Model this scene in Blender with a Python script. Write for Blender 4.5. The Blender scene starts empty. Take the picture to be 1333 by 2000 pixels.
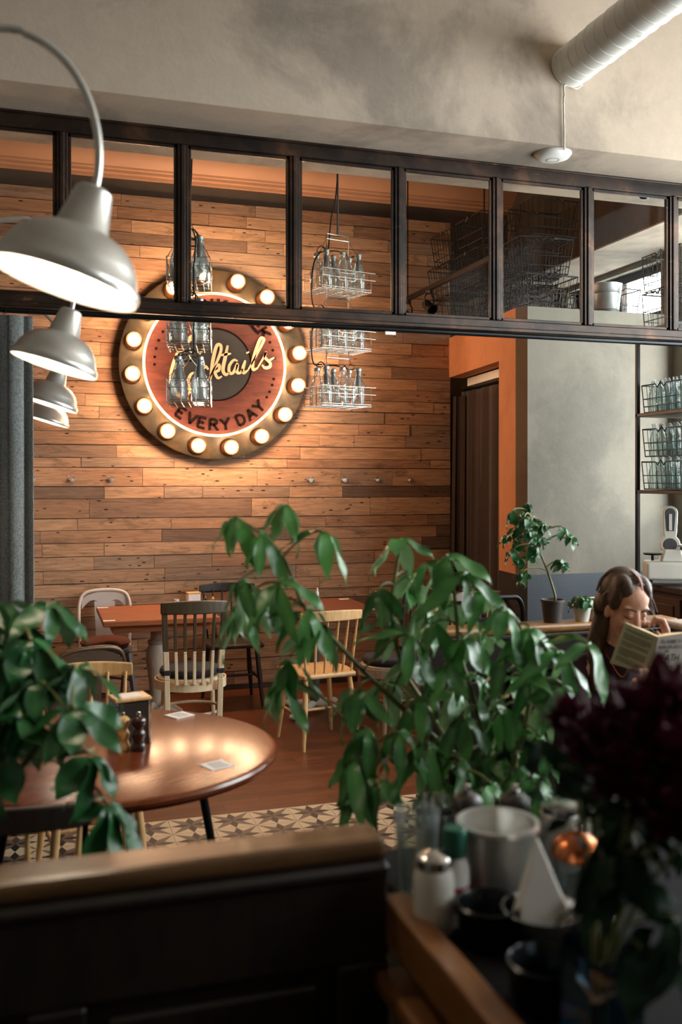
import bpy, math, random
from mathutils import Vector, Matrix, noise
random.seed(7)
scene = bpy.context.scene
COL = scene.collection
PI = math.pi

# ---------------------------------------------------------------- camera
F_PX, HORIZON, CAM_H, YAW = 1870.0, 940.0, 1.65, math.radians(17.54)
cam_data = bpy.data.cameras.new('camera')
cam = bpy.data.objects.new('camera', cam_data)
COL.objects.link(cam)
cam.location = (0, 0, CAM_H)
cam.rotation_euler = (PI / 2, 0, -YAW)
cam_data.sensor_fit = 'VERTICAL'
cam_data.sensor_height = 36.0
cam_data.sensor_width = 24.0
cam_data.lens = F_PX / 2000 * 36
cam_data.shift_y = -(1000 - HORIZON) / 2000
cam_data.clip_start = 0.05
cam_data.dof.use_dof = True
cam_data.dof.focus_distance = 6.3
cam_data.dof.aperture_fstop = 2.5
scene.camera = cam

# ---------------------------------------------------------------- world (overcast daylight)
world = bpy.data.worlds.new('overcast_sky')
scene.world = world
world.use_nodes = True
bg = world.node_tree.nodes['Background']
bg.inputs[0].default_value = (0.93, 0.97, 1.0, 1)
bg.inputs[1].default_value = 15.0

def portal(name, loc, size_y, size_z):
    L = bpy.data.lights.new(name, 'AREA')
    L.shape = 'RECTANGLE'; L.size = size_y; L.size_y = size_z
    L.cycles.is_portal = True
    o = bpy.data.objects.new(name, L)
    o.location = loc
    o.rotation_euler = (PI / 2, 0, PI / 2)      # shines towards -X
    COL.objects.link(o)
    return o

vs = scene.view_settings
vs.view_transform = 'Standard'; vs.look = 'None'; vs.gamma = 1.0
vs.use_curve_mapping = False
vs.exposure = 0.0
scene.cycles.use_denoising = True
scene.cycles.max_bounces = 8
scene.cycles.diffuse_bounces = 4
scene.cycles.transparent_max_bounces = 24
scene.cycles.sample_clamp_indirect = 6.0
scene.cycles.caustics_reflective = False
scene.cycles.caustics_refractive = False

# ---------------------------------------------------------------- photo pixel -> place
CS, SN = math.cos(YAW), math.sin(YAW)
CAM_R, CAM_F = Vector((CS, -SN, 0)), Vector((SN, CS, 0))

def D(px, py, d):
    """point at camera depth d (metres)"""
    u = (px - 666.5) / F_PX
    return CAM_F * d + CAM_R * (u * d) + Vector((0, 0, CAM_H + (HORIZON - py) / F_PX * d))
def PY(px, py, Y):
    """point on the plane y = Y"""
    u = (px - 666.5) / F_PX
    return D(px, py, Y / (CS - u * SN))
def G(px, py, z=0.0):
    """point on the level plane at height z"""
    return D(px, py, (CAM_H - z) * F_PX / (py - HORIZON))

# ---------------------------------------------------------------- mesh collector
def frame_from(axis):
    a = Vector(axis).normalized()
    t = Vector((0, 0, 1)) if abs(a.z) < 0.95 else Vector((1, 0, 0))
    x = t.cross(a).normalized()
    return x, a.cross(x).normalized(), a

class MB:
    def __init__(self):
        self.v, self.f, self.m = [], [], []
    def add(self, vs_, fs_, mi=0, M=None):
        o = len(self.v)
        for p in vs_:
            p = Vector(p)
            if M is not None: p = M @ p
            self.v.append(p[:])
        for f in fs_:
            self.f.append([i + o for i in f]); self.m.append(mi)
        return self
    def box(self, c, s, rz=0.0, mi=0, M=None):
        hx, hy, hz = s[0] / 2, s[1] / 2, s[2] / 2
        R = Matrix.Translation(Vector(c)) @ Matrix.Rotation(rz, 4, 'Z')
        if M is not None: R = M @ R
        vs_ = [(x, y, z) for z in (-hz, hz) for y in (-hy, hy) for x in (-hx, hx)]
        return self.add(vs_, [(0, 2, 3, 1), (4, 5, 7, 6), (0, 1, 5, 4), (2, 6, 7, 3), (0, 4, 6, 2), (1, 3, 7, 5)], mi, R)
    def span(self, a, b, mi=0):
        return self.box([(a[i] + b[i]) / 2 for i in range(3)], [abs(b[i] - a[i]) for i in range(3)], 0, mi)
    def tube(self, pts, r, n=8, closed=False, mi=0, M=None, caps=True):
        pts = [Vector(p) for p in pts]
        k = len(pts)
        rs = r if isinstance(r, (list, tuple)) else [r] * k
        tang = []
        for i in range(k):
            a = pts[i - 1] if (i > 0 or closed) else pts[i]
            b = pts[(i + 1) % k] if (i < k - 1 or closed) else pts[i]
            t = b - a
            tang.append(t.normalized() if t.length > 1e-9 else Vector((0, 0, 1)))
        x, y, _ = frame_from(tang[0])
        vs_, fs_ = [], []
        for i in range(k):
            t = tang[i]
            x = (x - t * x.dot(t))
            x = x.normalized() if x.length > 1e-6 else frame_from(t)[0]
            y = t.cross(x)
            for j in range(n):
                a = 2 * PI * j / n
                vs_.append(pts[i] + (x * math.cos(a) + y * math.sin(a)) * rs[i])
        for i in range(k if closed else k - 1):
            for j in range(n):
                a, b = i * n + j, i * n + (j + 1) % n
                c, d = ((i + 1) % k) * n + (j + 1) % n, ((i + 1) % k) * n + j
                fs_.append((a, b, c, d))
        if caps and not closed:
            fs_.append(tuple(range(n - 1, -1, -1)))
            fs_.append(tuple((k - 1) * n + j for j in range(n)))
        return self.add(vs_, fs_, mi, M)
    def lathe(self, prof, n=24, mi=0, M=None):
        vs_, fs_ = [], []
        for (r, z) in prof:
            for j in range(n):
                a = 2 * PI * j / n
                vs_.append((r * math.cos(a), r * math.sin(a), z))
        for i in range(len(prof) - 1):
            for j in range(n):
                fs_.append((i * n + j, i * n + (j + 1) % n, (i + 1) * n + (j + 1) % n, (i + 1) * n + j))
        if prof[0][0] > 1e-6: fs_.append(tuple(range(n - 1, -1, -1)))
        if prof[-1][0] > 1e-6: fs_.append(tuple((len(prof) - 1) * n + j for j in range(n)))
        return self.add(vs_, fs_, mi, M)
    def shell(self, prof, n=24, mi=0, M=None):
        """open lathe without end caps"""
        vs_, fs_ = [], []
        for (r, z) in prof:
            for j in range(n):
                a = 2 * PI * j / n
                vs_.append((r * math.cos(a), r * math.sin(a), z))
        for i in range(len(prof) - 1):
            for j in range(n):
                fs_.append((i * n + j, i * n + (j + 1) % n, (i + 1) * n + (j + 1) % n, (i + 1) * n + j))
        return self.add(vs_, fs_, mi, M)
    def ball(self, c, r, nu=16, nv=10, mi=0, M=None):
        r = r if isinstance(r, (list, tuple)) else (r, r, r)
        vs_, fs_ = [(0, 0, -1)], []
        for i in range(1, nv):
            t = -PI / 2 + PI * i / nv
            for j in range(nu):
                a = 2 * PI * j / nu
                vs_.append((math.cos(t) * math.cos(a), math.cos(t) * math.sin(a), math.sin(t)))
        vs_.append((0, 0, 1))
        for j in range(nu):
            fs_.append((0, 1 + (j + 1) % nu, 1 + j))
            b = 1 + (nv - 2) * nu
            fs_.append((b + j, b + (j + 1) % nu, len(vs_) - 1))
        for i in range(nv - 2):
            for j in range(nu):
                a, b = 1 + i * nu + j, 1 + i * nu + (j + 1) % nu
                fs_.append((a, b, b + nu, a + nu))
        T = Matrix.Translation(Vector(c)) @ Matrix.Diagonal((r[0], r[1], r[2], 1))
        if M is not None: T = M @ T
        return self.add(vs_, fs_, mi, T)
    def prism(self, poly, h, M=None, mi=0):
        """polygon in local xy (counter-clockwise), extruded along local z by h"""
        n = len(poly)
        vs_ = [(p[0], p[1], 0) for p in poly] + [(p[0], p[1], h) for p in poly]
        fs_ = [tuple(range(n - 1, -1, -1)), tuple(range(n, 2 * n))]
        fs_ += [(i, (i + 1) % n, n + (i + 1) % n, n + i) for i in range(n)]
        return self.add(vs_, fs_, mi, M)
    def ribbon(self, pts, w, h, M=None, mi=0):
        """flat stroke in local xy of width w (scalar or list), thickness h along z, with round ends"""
        k = len(pts)
        ws = w if isinstance(w, (list, tuple)) else [w] * k
        L, R = [], []
        for i in range(k):
            a = Vector(pts[max(0, i - 1)]).to_2d(); b = Vector(pts[min(k - 1, i + 1)]).to_2d()
            t = (b - a); t = t.normalized() if t.length > 1e-9 else Vector((1, 0))
            nrm = Vector((-t.y, t.x)) * ws[i] / 2
            p = Vector(pts[i]).to_2d()
            L.append(p + nrm); R.append(p - nrm)
        vs_ = []
        for z in (0, h):
            vs_ += [(p.x, p.y, z) for p in L] + [(p.x, p.y, z) for p in R]
        fs_ = []
        for i in range(k - 1):
            fs_.append((2 * k + i, 2 * k + k + i, 2 * k + k + i + 1, 2 * k + i + 1))
            fs_.append((i, i + 1, 2 * k + i + 1, 2 * k + i)); fs_.append((k + i + 1, k + i, 3 * k + i, 3 * k + i + 1))
        fs_.append((0, 2 * k, 3 * k, k)); fs_.append((k - 1, 2 * k - 1, 4 * k - 1, 3 * k - 1))
        return self.add(vs_, fs_, mi, M)
    def mesh(self, name, mats, smooth=None):
        me = bpy.data.meshes.new(name)
        me.from_pydata(self.v, [], self.f)
        for m_ in (mats if isinstance(mats, (list, tuple)) else [mats]):
            me.materials.append(m_)
        if any(self.m): me.polygons.foreach_set('material_index', self.m)
        if smooth is not None:
            me.polygons.foreach_set('use_smooth', [True] * len(me.polygons))
            me.set_sharp_from_angle(angle=math.radians(smooth))
        me.validate(); me.update()
        return me

def tag(o, label=None, cat=None, group=None, kind=None):
    if label: o['label'] = label
    if cat: o['category'] = cat
    if group: o['group'] = group
    if kind: o['kind'] = kind
    return o
def put(name, me, parent=None, loc=None, rz=None, M=None):
    o = bpy.data.objects.new(name, me)
    COL.objects.link(o)
    if parent: o.parent = parent
    if loc is not None: o.location = loc
    if rz is not None: o.rotation_euler = (0, 0, rz)
    if M is not None: o.matrix_local = M
    return o
def obj(name, mb, mats, parent=None, smooth=None, bevel=0.0, loc=None, rz=None, seg=1, **kw):
    o = put(name, mb.mesh(name, mats, smooth), parent, loc, rz)
    if bevel:
        b = o.modifiers.new('edge', 'BEVEL'); b.width = bevel; b.segments = seg; b.limit_method = 'ANGLE'
    return tag(o, **kw)
def empty(name, loc=(0, 0, 0), rz=0.0, label=None, cat=None, group=None, kind=None):
    o = bpy.data.objects.new(name, None)
    o.empty_display_size = 0.05
    COL.objects.link(o)
    o.location = loc; o.rotation_euler = (0, 0, rz)
    return tag(o, label, cat, group, kind)
def dup(root, loc=None, rz=None, label=None, group=None, parent=None):
    r = root.copy(); COL.objects.link(r)
    if loc is not None: r.location = loc
    if rz is not None: r.rotation_euler = (0, 0, rz)
    if label: r['label'] = label
    if group: r['group'] = group
    if parent: r.parent = parent
    for ch in root.children:
        c = ch.copy(); COL.objects.link(c); c.parent = r
        for g in ch.children:
            d = g.copy(); COL.objects.link(d); d.parent = c
    return r
def bez(p0, p1, p2, p3, n=10):
    out = []
    for i in range(n + 1):
        t = i / n; s = 1 - t
        out.append(Vector(p0) * s ** 3 + Vector(p1) * 3 * s * s * t + Vector(p2) * 3 * s * t * t + Vector(p3) * t ** 3)
    return out
def smooth_path(pts, n=5):
    """Catmull-Rom through the points"""
    P = [Vector(p) for p in pts]
    P = [P[0] * 2 - P[1]] + P + [P[-1] * 2 - P[-2]]
    out = []
    for i in range(1, len(P) - 2):
        for k in range(n):
            t = k / n
            out.append(0.5 * ((2 * P[i]) + (P[i + 1] - P[i - 1]) * t + (2 * P[i - 1] - 5 * P[i] + 4 * P[i + 1] - P[i + 2]) * t * t
                              + (3 * P[i] - P[i - 1] - 3 * P[i + 1] + P[i + 2]) * t ** 3))
    out.append(P[-2])
    return out

# ---------------------------------------------------------------- materials
def rgb(r, g, b): # sRGB 0-255 to linear
    f = lambda c: ((c / 255 + 0.055) / 1.055) ** 2.4 if c > 10 else c / 255 / 12.92
    return (f(r), f(g), f(b), 1)
class NT:
    def __init__(self, name):
        self.mat = bpy.data.materials.new(name)
        self.mat.use_nodes = True
        self.nt = self.mat.node_tree
        self.b = self.nt.nodes['Principled BSDF']
        self.out = self.nt.nodes['Material Output']
    def n(self, kind, **kw):
        x = self.nt.nodes.new('ShaderNode' + kind)
        for k, v in kw.items(): setattr(x, k, v)
        return x
    def l(self, a, b): self.nt.links.new(a, b)
    def coords(self, scale=(1, 1, 1), space='Object', jitter=False):
        if space == 'World':
            src = self.n('NewGeometry').outputs['Position']
        else:
            src = self.n('TexCoord').outputs['Object']
        if jitter:
            oi = self.n('ObjectInfo'); va = self.n('VectorMath', operation='MULTIPLY_ADD')
            cb = self.n('CombineXYZ')
            for i in range(3): self.l(oi.outputs['Random'], cb.inputs[i])
            self.l(cb.outputs[0], va.inputs[0]); va.inputs[1].default_value = (37.0, 11.0, 23.0); self.l(src, va.inputs[2])
            src = va.outputs[0]
        mp = self.n('Mapping'); mp.inputs['Scale'].default_value = scale
        self.l(src, mp.inputs['Vector'])
        return mp.outputs[0]
    def noise(self, vec, scale=5, detail=4, rough=0.55, dist=0.0):
        x = self.n('TexNoise'); x.inputs['Scale'].default_value = scale; x.inputs['Detail'].default_value = detail
        x.inputs['Roughness'].default_value = rough; x.inputs['Distortion'].default_value = dist
        self.l(vec, x.inputs['Vector'])
        return x.outputs['Fac']
    def ramp(self, fac, stops):
        r = self.n('ValToRGB')
        while len(r.color_ramp.elements) < len(stops): r.color_ramp.elements.new(0.5)
        for e, (p, c) in zip(r.color_ramp.elements, stops):
            e.position = p; e.color = c if len(c) == 4 else (*c, 1)
        self.l(fac, r.inputs[0])
        return r.outputs[0]
    def mix(self, fac, a, b, mode='MIX'):
        x = self.n('Mix', data_type='RGBA', blend_type=mode)
        for sock, val in ((x.inputs[0], fac), (x.inputs[6], a), (x.inputs[7], b)):
            if hasattr(val, 'is_output'): self.l(val, sock)
            else: sock.default_value = val
        return x.outputs[2]
    def bump(self, h, strength=0.3, dist=0.01):
        x = self.n('Bump'); x.inputs['Strength'].default_value = strength; x.inputs['Distance'].default_value = dist
        self.l(h, x.inputs['Height']); self.l(x.outputs[0], self.b.inputs['Normal'])
    def set(self, rough=0.5, metal=0.0, spec=0.5, coat=0.0):
        self.b.inputs['Roughness'].default_value = rough
        self.b.inputs['Metallic'].default_value = metal
        self.b.inputs['Specular IOR Level'].default_value = spec
        self.b.inputs['Coat Weight'].default_value = coat
        if coat: self.b.inputs['Coat Roughness'].default_value = 0.2
        return self

def plain(name, c, rough=0.5, metal=0.0, spec=0.5, var=0.12, scale=8.0, bump=0.0, bscale=60, coat=0.0, jitter=False):
    """one colour with slight wear and relief"""
    t = NT(name).set(rough, metal, spec, coat)
    v = t.coords(jitter=jitter)
    f = t.noise(v, scale, 5)
    lo = tuple(x * (1 - var) for x in c[:3]) + (1,); hi = tuple(min(1, x * (1 + var)) for x in c[:3]) + (1,)
    t.l(t.ramp(f, [(0.3, lo), (0.7, hi)]), t.b.inputs['Base Color'])
    if bump: t.bump(t.noise(v, bscale, 3), bump, 0.004)
    return t.mat
def wood(name, lo, hi, scale=(1.5, 14, 14), rough=0.45, coat=0.0, bump=0.15, space='Object', jitter=True, spec=0.5):
    t = NT(name).set(rough, 0, spec, coat)
    v = t.coords(scale, space, jitter)
    f = t.noise(v, 4.0, 6, 0.6, 0.6)
    f2 = t.noise(v, 22.0, 3)
    m = t.n('Math', operation='MULTIPLY_ADD'); m.inputs[1].default_value = 0.35; t.l(f2, m.inputs[0]); t.l(f, m.inputs[2])
    t.l(t.ramp(m.outputs[0], [(0.42, lo), (0.9, hi)]), t.b.inputs['Base Color'])
    if bump: t.bump(m.outputs[0], bump, 0.003)
    return t.mat
def glassy(name, tint=(0.92, 0.97, 0.96, 1), refl=0.10, edge=0.5, edge_col=(0.75, 0.85, 0.85, 1), painted_sheen=0.0):
    """thin clear glass: see-through with fresnel reflections and denser rims"""
    t = NT(name)
    tr = t.n('BsdfTransparent')
    lw = t.n('LayerWeight'); lw.inputs['Blend'].default_value = 0.35
    t.l(t.mix(lw.outputs['Facing'], tint, edge_col), tr.inputs['Color'])
    gl = t.n('BsdfGlossy'); gl.inputs['Roughness'].default_value = 0.04
    mx = t.n('MixShader')
    m = t.n('Math', operation='MULTIPLY_ADD'); m.inputs[1].default_value = edge; m.inputs[2].default_value = refl
    t.l(lw.outputs['Fresnel'], m.inputs[0]); t.l(m.outputs[0], mx.inputs[0])
    t.l(tr.outputs[0], mx.inputs[1]); t.l(gl.outputs[0], mx.inputs[2])
    if painted_sheen:
        df = t.n('BsdfDiffuse'); df.inputs[0].default_value = (0.9, 0.92, 0.9, 1)  # white diffuse painted into the glass, standing for window reflections
        m2 = t.n('MixShader'); m2.inputs[0].default_value = painted_sheen
        t.l(mx.outputs[0], m2.inputs[1]); t.l(df.outputs[0], m2.inputs[2]); mx = m2
    t.l(mx.outputs[0], t.out.inputs['Surface'])
    return t.mat
def emit(name, c, s):
    t = NT(name)
    e = t.n('Emission'); e.inputs[0].default_value = c; e.inputs[1].default_value = s
    t.l(e.outputs[0], t.out.inputs['Surface'])
    return t.mat

def plaster(name, base, blot, dado=None, dado_z=1.0, blot_scale=1.1, bump=0.25):
    t = NT(name).set(0.85, 0, 0.3)
    v = t.coords((1, 1, 1), 'World')
    f = t.noise(v, blot_scale, 7, 0.62, 0.4)
    c = t.ramp(f, [(0.38, blot), (0.50, base)])
    f2 = t.noise(v, 9, 6, 0.7)
    c = t.mix(0.35, c, t.ramp(f2, [(0.35, tuple(x * 0.8 for x in base[:3])), (0.7, tuple(min(1, x * 1.1) for x in base[:3]))]))
    if dado:
        sx = t.n('SeparateXYZ'); t.l(t.n('NewGeometry').outputs['Position'], sx.inputs[0])
        lt = t.n('Math', operation='LESS_THAN'); lt.inputs[1].default_value = dado_z; t.l(sx.outputs[2], lt.inputs[0])
        c = t.mix(lt.outputs[0], c, dado)
    t.l(c, t.b.inputs['Base Color'])
    t.bump(f2, bump, 0.01)
    return t.mat

M = {}
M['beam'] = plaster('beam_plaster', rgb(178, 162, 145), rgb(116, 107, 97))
M['plaster'] = plaster('wall_plaster', rgb(96, 88, 78), rgb(76, 70, 62), blot_scale=0.8)
M['grey_wall'] = plaster('grey_wall_plaster', rgb(146, 139, 126), rgb(118, 114, 104), dado=rgb(92, 97, 104), dado_z=1.0)
M['orange'] = plaster('orange_paint', rgb(178, 120, 84), rgb(166, 108, 74), dado=rgb(40, 33, 30), dado_z=1.0, blot_scale=2.0, bump=0.08)
M['corner'] = plaster('bare_corner', rgb(120, 100, 78), rgb(104, 86, 68), dado=rgb(60, 58, 58), dado_z=1.0)
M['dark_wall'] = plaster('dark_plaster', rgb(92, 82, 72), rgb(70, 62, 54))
M['cornice'] = plain('cornice_plaster', rgb(176, 132, 102), 0.6, var=0.08, scale=3)
M['duct'] = plain('white_duct_wrap', rgb(214, 212, 204), 0.45, var=0.06, scale=12, bump=0.1)
M['white_plastic'] = plain('white_plastic', rgb(228, 226, 220), 0.35, var=0.03)
M['black_metal'] = plain('black_metal', rgb(22, 21, 21), 0.4, 0.6, var=0.3, scale=25)
M['rod'] = plain('black_satin_rod', rgb(26, 30, 32), 0.25, 0.5, var=0.1)
M['wire'] = plain('dark_wire', rgb(42, 37, 34), 0.5, 0.4, var=0.35, scale=14)
M['wire_green'] = plain('green_coated_wire', rgb(38, 62, 58), 0.45, 0.2, var=0.25, scale=14)
M['wire_bright'] = plain('zinc_wire', rgb(175, 165, 155), 0.35, 0.9, var=0.15)
M['zinc'] = plain('galvanised_zinc', rgb(178, 182, 182), 0.42, 0.85, var=0.18, scale=10)
M['alu'] = plain('brushed_aluminium', rgb(206, 203, 196), 0.32, 0.68, var=0.06, scale=16)
M['steel'] = plain('polished_steel', rgb(210, 208, 205), 0.16, 1.0, var=0.05)
M['shade_in'] = plain('lamp_white_enamel', rgb(250, 244, 232), 0.35, var=0.02)
M['white_paint'] = plain('white_painted_metal', rgb(222, 208, 198), 0.4, var=0.06)
M['bronze'] = plain('bronze_painted_metal', rgb(84, 66, 50), 0.35, 0.5, var=0.2)
M['grey_metal'] = plain('grey_painted_metal', rgb(96, 98, 98), 0.4, 0.3, var=0.2)
M['black_cloth'] = plain('black_cushion', rgb(34, 35, 40), 0.9, var=0.25, scale=40, bump=0.3, bscale=300)
M['brown_cloth'] = plain('brown_cushion', rgb(96, 50, 36), 0.9, var=0.25, scale=20, bump=0.3, bscale=200)
M['ceramic'] = plain('white_ceramic', rgb(226, 222, 212), 0.25, var=0.04)
M['paper'] = plain('white_paper', rgb(240, 234, 226), 0.8, var=0.03)
M['paper_print'] = plain('grey_print', rgb(150, 140, 132), 0.8, var=0.1)
M['cable'] = plain('black_cable', rgb(14, 13, 13), 0.5, var=0.2)
M['cable_w'] = plain('white_cable', rgb(205, 196, 182), 0.5, var=0.05)
M['cream'] = plain('cream_paint', rgb(226, 190, 148), 0.6, var=0.06)
M['letter'] = plain('dark_burnt_letter', rgb(20, 8, 6), 0.95, spec=0.1, var=0.15)
M['copper'] = plain('copper', rgb(190, 110, 66), 0.25, 1.0, var=0.1)
M['socket'] = plain('dark_bronze_socket', rgb(92, 56, 36), 0.35, 0.7, var=0.2)
M['socket_grey'] = plain('grey_lamp_socket', rgb(132, 130, 124), 0.4, 0.4, var=0.15)
M['wood_light'] = wood('light_beech', rgb(196, 148, 92), rgb(224, 182, 128), (14, 14, 2), 0.4)
M['wood_pale'] = wood('pale_painted_wood', rgb(214, 190, 152), rgb(232, 212, 178), (14, 14, 2), 0.5)
M['wood_greywash'] = wood('grey_washed_wood', rgb(156, 138, 120), rgb(182, 166, 148), (14, 14, 2), 0.5)
M['wood_olive'] = wood('dark_olive_paint', rgb(58, 48, 34), rgb(82, 68, 48), (14, 14, 2), 0.45)
M['wood_black'] = wood('black_brown_wood', rgb(30, 22, 18), rgb(48, 36, 28), (10, 10, 2), 0.45)
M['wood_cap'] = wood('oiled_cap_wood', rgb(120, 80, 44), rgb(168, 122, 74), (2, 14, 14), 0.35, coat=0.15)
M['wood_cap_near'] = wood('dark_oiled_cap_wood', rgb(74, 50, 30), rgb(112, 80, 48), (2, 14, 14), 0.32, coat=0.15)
M['wood_cap_y'] = wood('oiled_lip_wood', rgb(104, 66, 34), rgb(150, 100, 56), (14, 2, 14), 0.35, coat=0.15)
M['wood_panel'] = wood('dark_panel_wood', rgb(20, 13, 9), rgb(37, 26, 17), (8, 8, 1.5), 0.45)
M['wood_cab'] = wood('dark_walnut_cabinet', rgb(52, 34, 24), rgb(86, 58, 40), (8, 8, 1.5), 0.4)
M['table'] = wood('varnished_round_top', rgb(74, 31, 12), rgb(122, 58, 26), (1.2, 16, 16), 0.215, spec=0.55, coat=0.0, bump=0.03, jitter=False)
M['table2'] = wood('mid_brown_table_top', rgb(118, 62, 34), rgb(166, 96, 56), (1.5, 16, 16), 0.4, bump=0.06)
M['table3'] = wood('dark_brown_table_top', rgb(88, 44, 28), rgb(122, 66, 42), (1.5, 16, 16), 0.4, bump=0.06)
M['mill_light'] = wood('light_mill_wood', rgb(202, 146, 72), rgb(226, 176, 104), (10, 10, 2), 0.25, coat=0.4)
M['mill_dark'] = wood('dark_mill_wood', rgb(36, 18, 12), rgb(64, 32, 22), (10, 10, 2), 0.2, coat=0.5)
M['glass'] = glassy('clear_glass', painted_sheen=0.08)
M['pane'] = glassy('clear_window_pane', (0.97, 0.98, 0.97, 1), 0.0, 0.012, (0.9, 0.92, 0.9, 1))
M['bottle'] = glassy('clear_bottle_glass', (0.94, 0.96, 0.95, 1), 0.07, 0.7, (0.72, 0.76, 0.75, 1), painted_sheen=0.10)
M['bottle_aqua'] = glassy('aqua_bottle_glass', (0.90, 0.96, 0.955, 1), 0.06, 0.6, (0.46, 0.56, 0.56, 1), painted_sheen=0.06)
M['blue_glass'] = glassy('blue_glass', (0.35, 0.55, 0.65, 1), 0.08, 0.6, (0.10, 0.22, 0.30, 1))

# ================================================================ THE SETTING
WOOD_Y, PART_Y, GREY_Y = 7.5, 4.70, 5.94
X_L, X_R, Y_B, CEIL = -1.0, 4.42, -2.5, 4.35
BOX_TOP = 2.865

# ---- pallet plank material: every plank its own tone, grain, stains and nail holes
def plank_mat():
    t = NT('pallet_plank').set(0.62, 0, 0.35)
    v = t.coords((1, 1, 1), 'World', True)
    mp = t.n('Mapping'); mp.inputs['Scale'].default_value = (1.6, 6, 26); t.l(v, mp.inputs[0])
    g = t.noise(mp.outputs[0], 3.0, 7, 0.62, 0.8)
    st = t.n('Mapping'); st.inputs['Scale'].default_value = (2.2, 2, 7); t.l(v, st.inputs[0])
    s = t.noise(st.outputs[0], 1.6, 5, 0.65, 0.6)
    oi = t.n('ObjectInfo')
    tone = t.ramp(oi.outputs['Random'], [(0.0, rgb(170, 130, 102)), (0.2, rgb(208, 168, 134)), (0.45, rgb(216, 174, 138)), (0.62, rgb(192, 148, 116)), (0.8, rgb(182, 154, 130)), (0.93, rgb(158, 126, 104)), (1.0, rgb(128, 106, 92))])
    c = t.mix(1.0, tone, t.ramp(g, [(0.3, (0.48, 0.44, 0.41)), (0.62, (0.90, 0.87, 0.84))]), 'MULTIPLY')
    c = t.mix(t.ramp(s, [(0.30, (0.75,) * 3), (0.46, (0, 0, 0))]), c, rgb(104, 82, 64))
    vm = t.n('Mapping'); vm.inputs['Scale'].default_value = (9, 1, 30); t.l(v, vm.inputs[0])
    vo = t.n('TexVoronoi', voronoi_dimensions='3D'); vo.inputs['Scale'].default_value = 1.0; vo.inputs['Randomness'].default_value = 1.0
    t.l(vm.outputs[0], vo.inputs['Vector'])
    cl = t.noise(v, 2.6, 2)
    mk = t.n('Math', operation='MULTIPLY')
    t.l(t.ramp(vo.outputs['Distance'], [(0.12, (1, 1, 1)), (0.19, (0, 0, 0))]), mk.inputs[0])
    t.l(t.ramp(cl, [(0.5, (0, 0, 0)), (0.56, (1, 1, 1))]), mk.inputs[1])
    c = t.mix(mk.outputs[0], c, rgb(38, 22, 14))
    t.l(c, t.b.inputs['Base Color'])
    t.bump(g, 0.35, 0.004)
    return t.mat
M['plank'] = plank_mat()

def frame_mat():
    t = NT('worn_painted_steel').set(0.38, 0.45, 0.5)
    v = t.coords((1, 1, 1), 'World')
    a = t.noise(v, 3.2, 6, 0.65, 0.5)
    c = t.ramp(a, [(0.38, rgb(26, 20, 17)), (0.54, rgb(56, 40, 31)), (0.70, rgb(100, 68, 50))])
    mp = t.n('Mapping'); mp.inputs['Scale'].default_value = (3, 3, 22); t.l(v, mp.inputs[0])
    b = t.noise(mp.outputs[0], 3.0, 8, 0.7, 1.2)
    c = t.mix(t.ramp(b, [(0.64, (0, 0, 0)), (0.70, (1, 1, 1))]), c, rgb(168, 118, 62))
    t.l(c, t.b.inputs['Base Color'])
    t.bump(b, 0.15, 0.003)
    return t.mat
M['frame'] = frame_mat()

def floor_wood():
    t = NT('brown_floor_wood').set(0.33, 0, 0.45)
    v = t.coords((1, 1, 1), 'World')
    br = t.n('TexBrick'); br.offset = 0.37
    br.inputs['Scale'].default_value = 1.0; br.inputs['Brick Width'].default_value = 0.55; br.inputs['Row Height'].default_value = 0.07
    br.inputs['Mortar Size'].default_value = 0.0012; br.inputs['Mortar'].default_value = rgb(44, 22, 12)
    br.inputs['Color1'].default_value = rgb(120, 68, 38); br.inputs['Color2'].default_value = rgb(98, 53, 29)
    t.l(v, br.inputs['Vector'])
    mp = t.n('Mapping'); mp.inputs['Scale'].default_value = (2, 26, 8); t.l(v, mp.inputs[0])
    g = t.noise(mp.outputs[0], 4, 6, 0.6, 0.4)
    t.l(t.mix(1.0, br.outputs['Color'], t.ramp(g, [(0.3, (0.62,) * 3), (0.7, (1.2,) * 3)]), 'MULTIPLY'), t.b.inputs['Base Color'])
    t.bump(g, 0.1, 0.002)
    return t.mat
M['floor_wood'] = floor_wood()
M['grout'] = plain('dark_grout', rgb(40, 34, 30), 0.8)
M['tile_cream'] = plain('cream_cement', rgb(196, 172, 140), 0.5, var=0.1)
M['tile_brown'] = plain('taupe_cement', rgb(104, 84, 70), 0.5, var=0.1)
M['tile_black'] = plain('black_cement', rgb(28, 25, 25), 0.45, var=0.2)

# ---- floor
obj('floor', MB().span((X_L, PART_Y, -0.08), (X_R, WOOD_Y, 0.0)), M['floor_wood'], kind='structure', label='brown wooden floor of the back dining room')
ft = obj('floor_tiled', MB().span((X_L, Y_B, -0.08), (X_R, PART_Y, -0.004)), M['grout'], kind='structure', label='tiled floor in front of the wooden floor')
tm = MB()
a_ = 0.198
tips = [Vector((math.cos(k * PI / 4), math.sin(k * PI / 4), 0)) * (a_ / 2 * (1 if k % 2 == 0 else math.sqrt(2))) for k in range(8)]
notch = [Vector((math.cos((k + .5) * PI / 4), math.sin((k + .5) * PI / 4), 0)) * a_ * 0.265 for k in range(8)]
for k in range(8):
    nl, nr = notch[k - 1], notch[k]
    tm.add([(0, 0, 0), nl, tips[k]], [(0, 1, 2)], 2 if k % 2 == 0 else 1)
    tm.add([(0, 0, 0), tips[k], nr], [(0, 1, 2)], 2 if k % 2 == 0 else 1)
    tm.add([nr, tips[k], tips[(k + 1) % 8]], [(0, 1, 2)], 0)
h_ = a_ / 2
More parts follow.
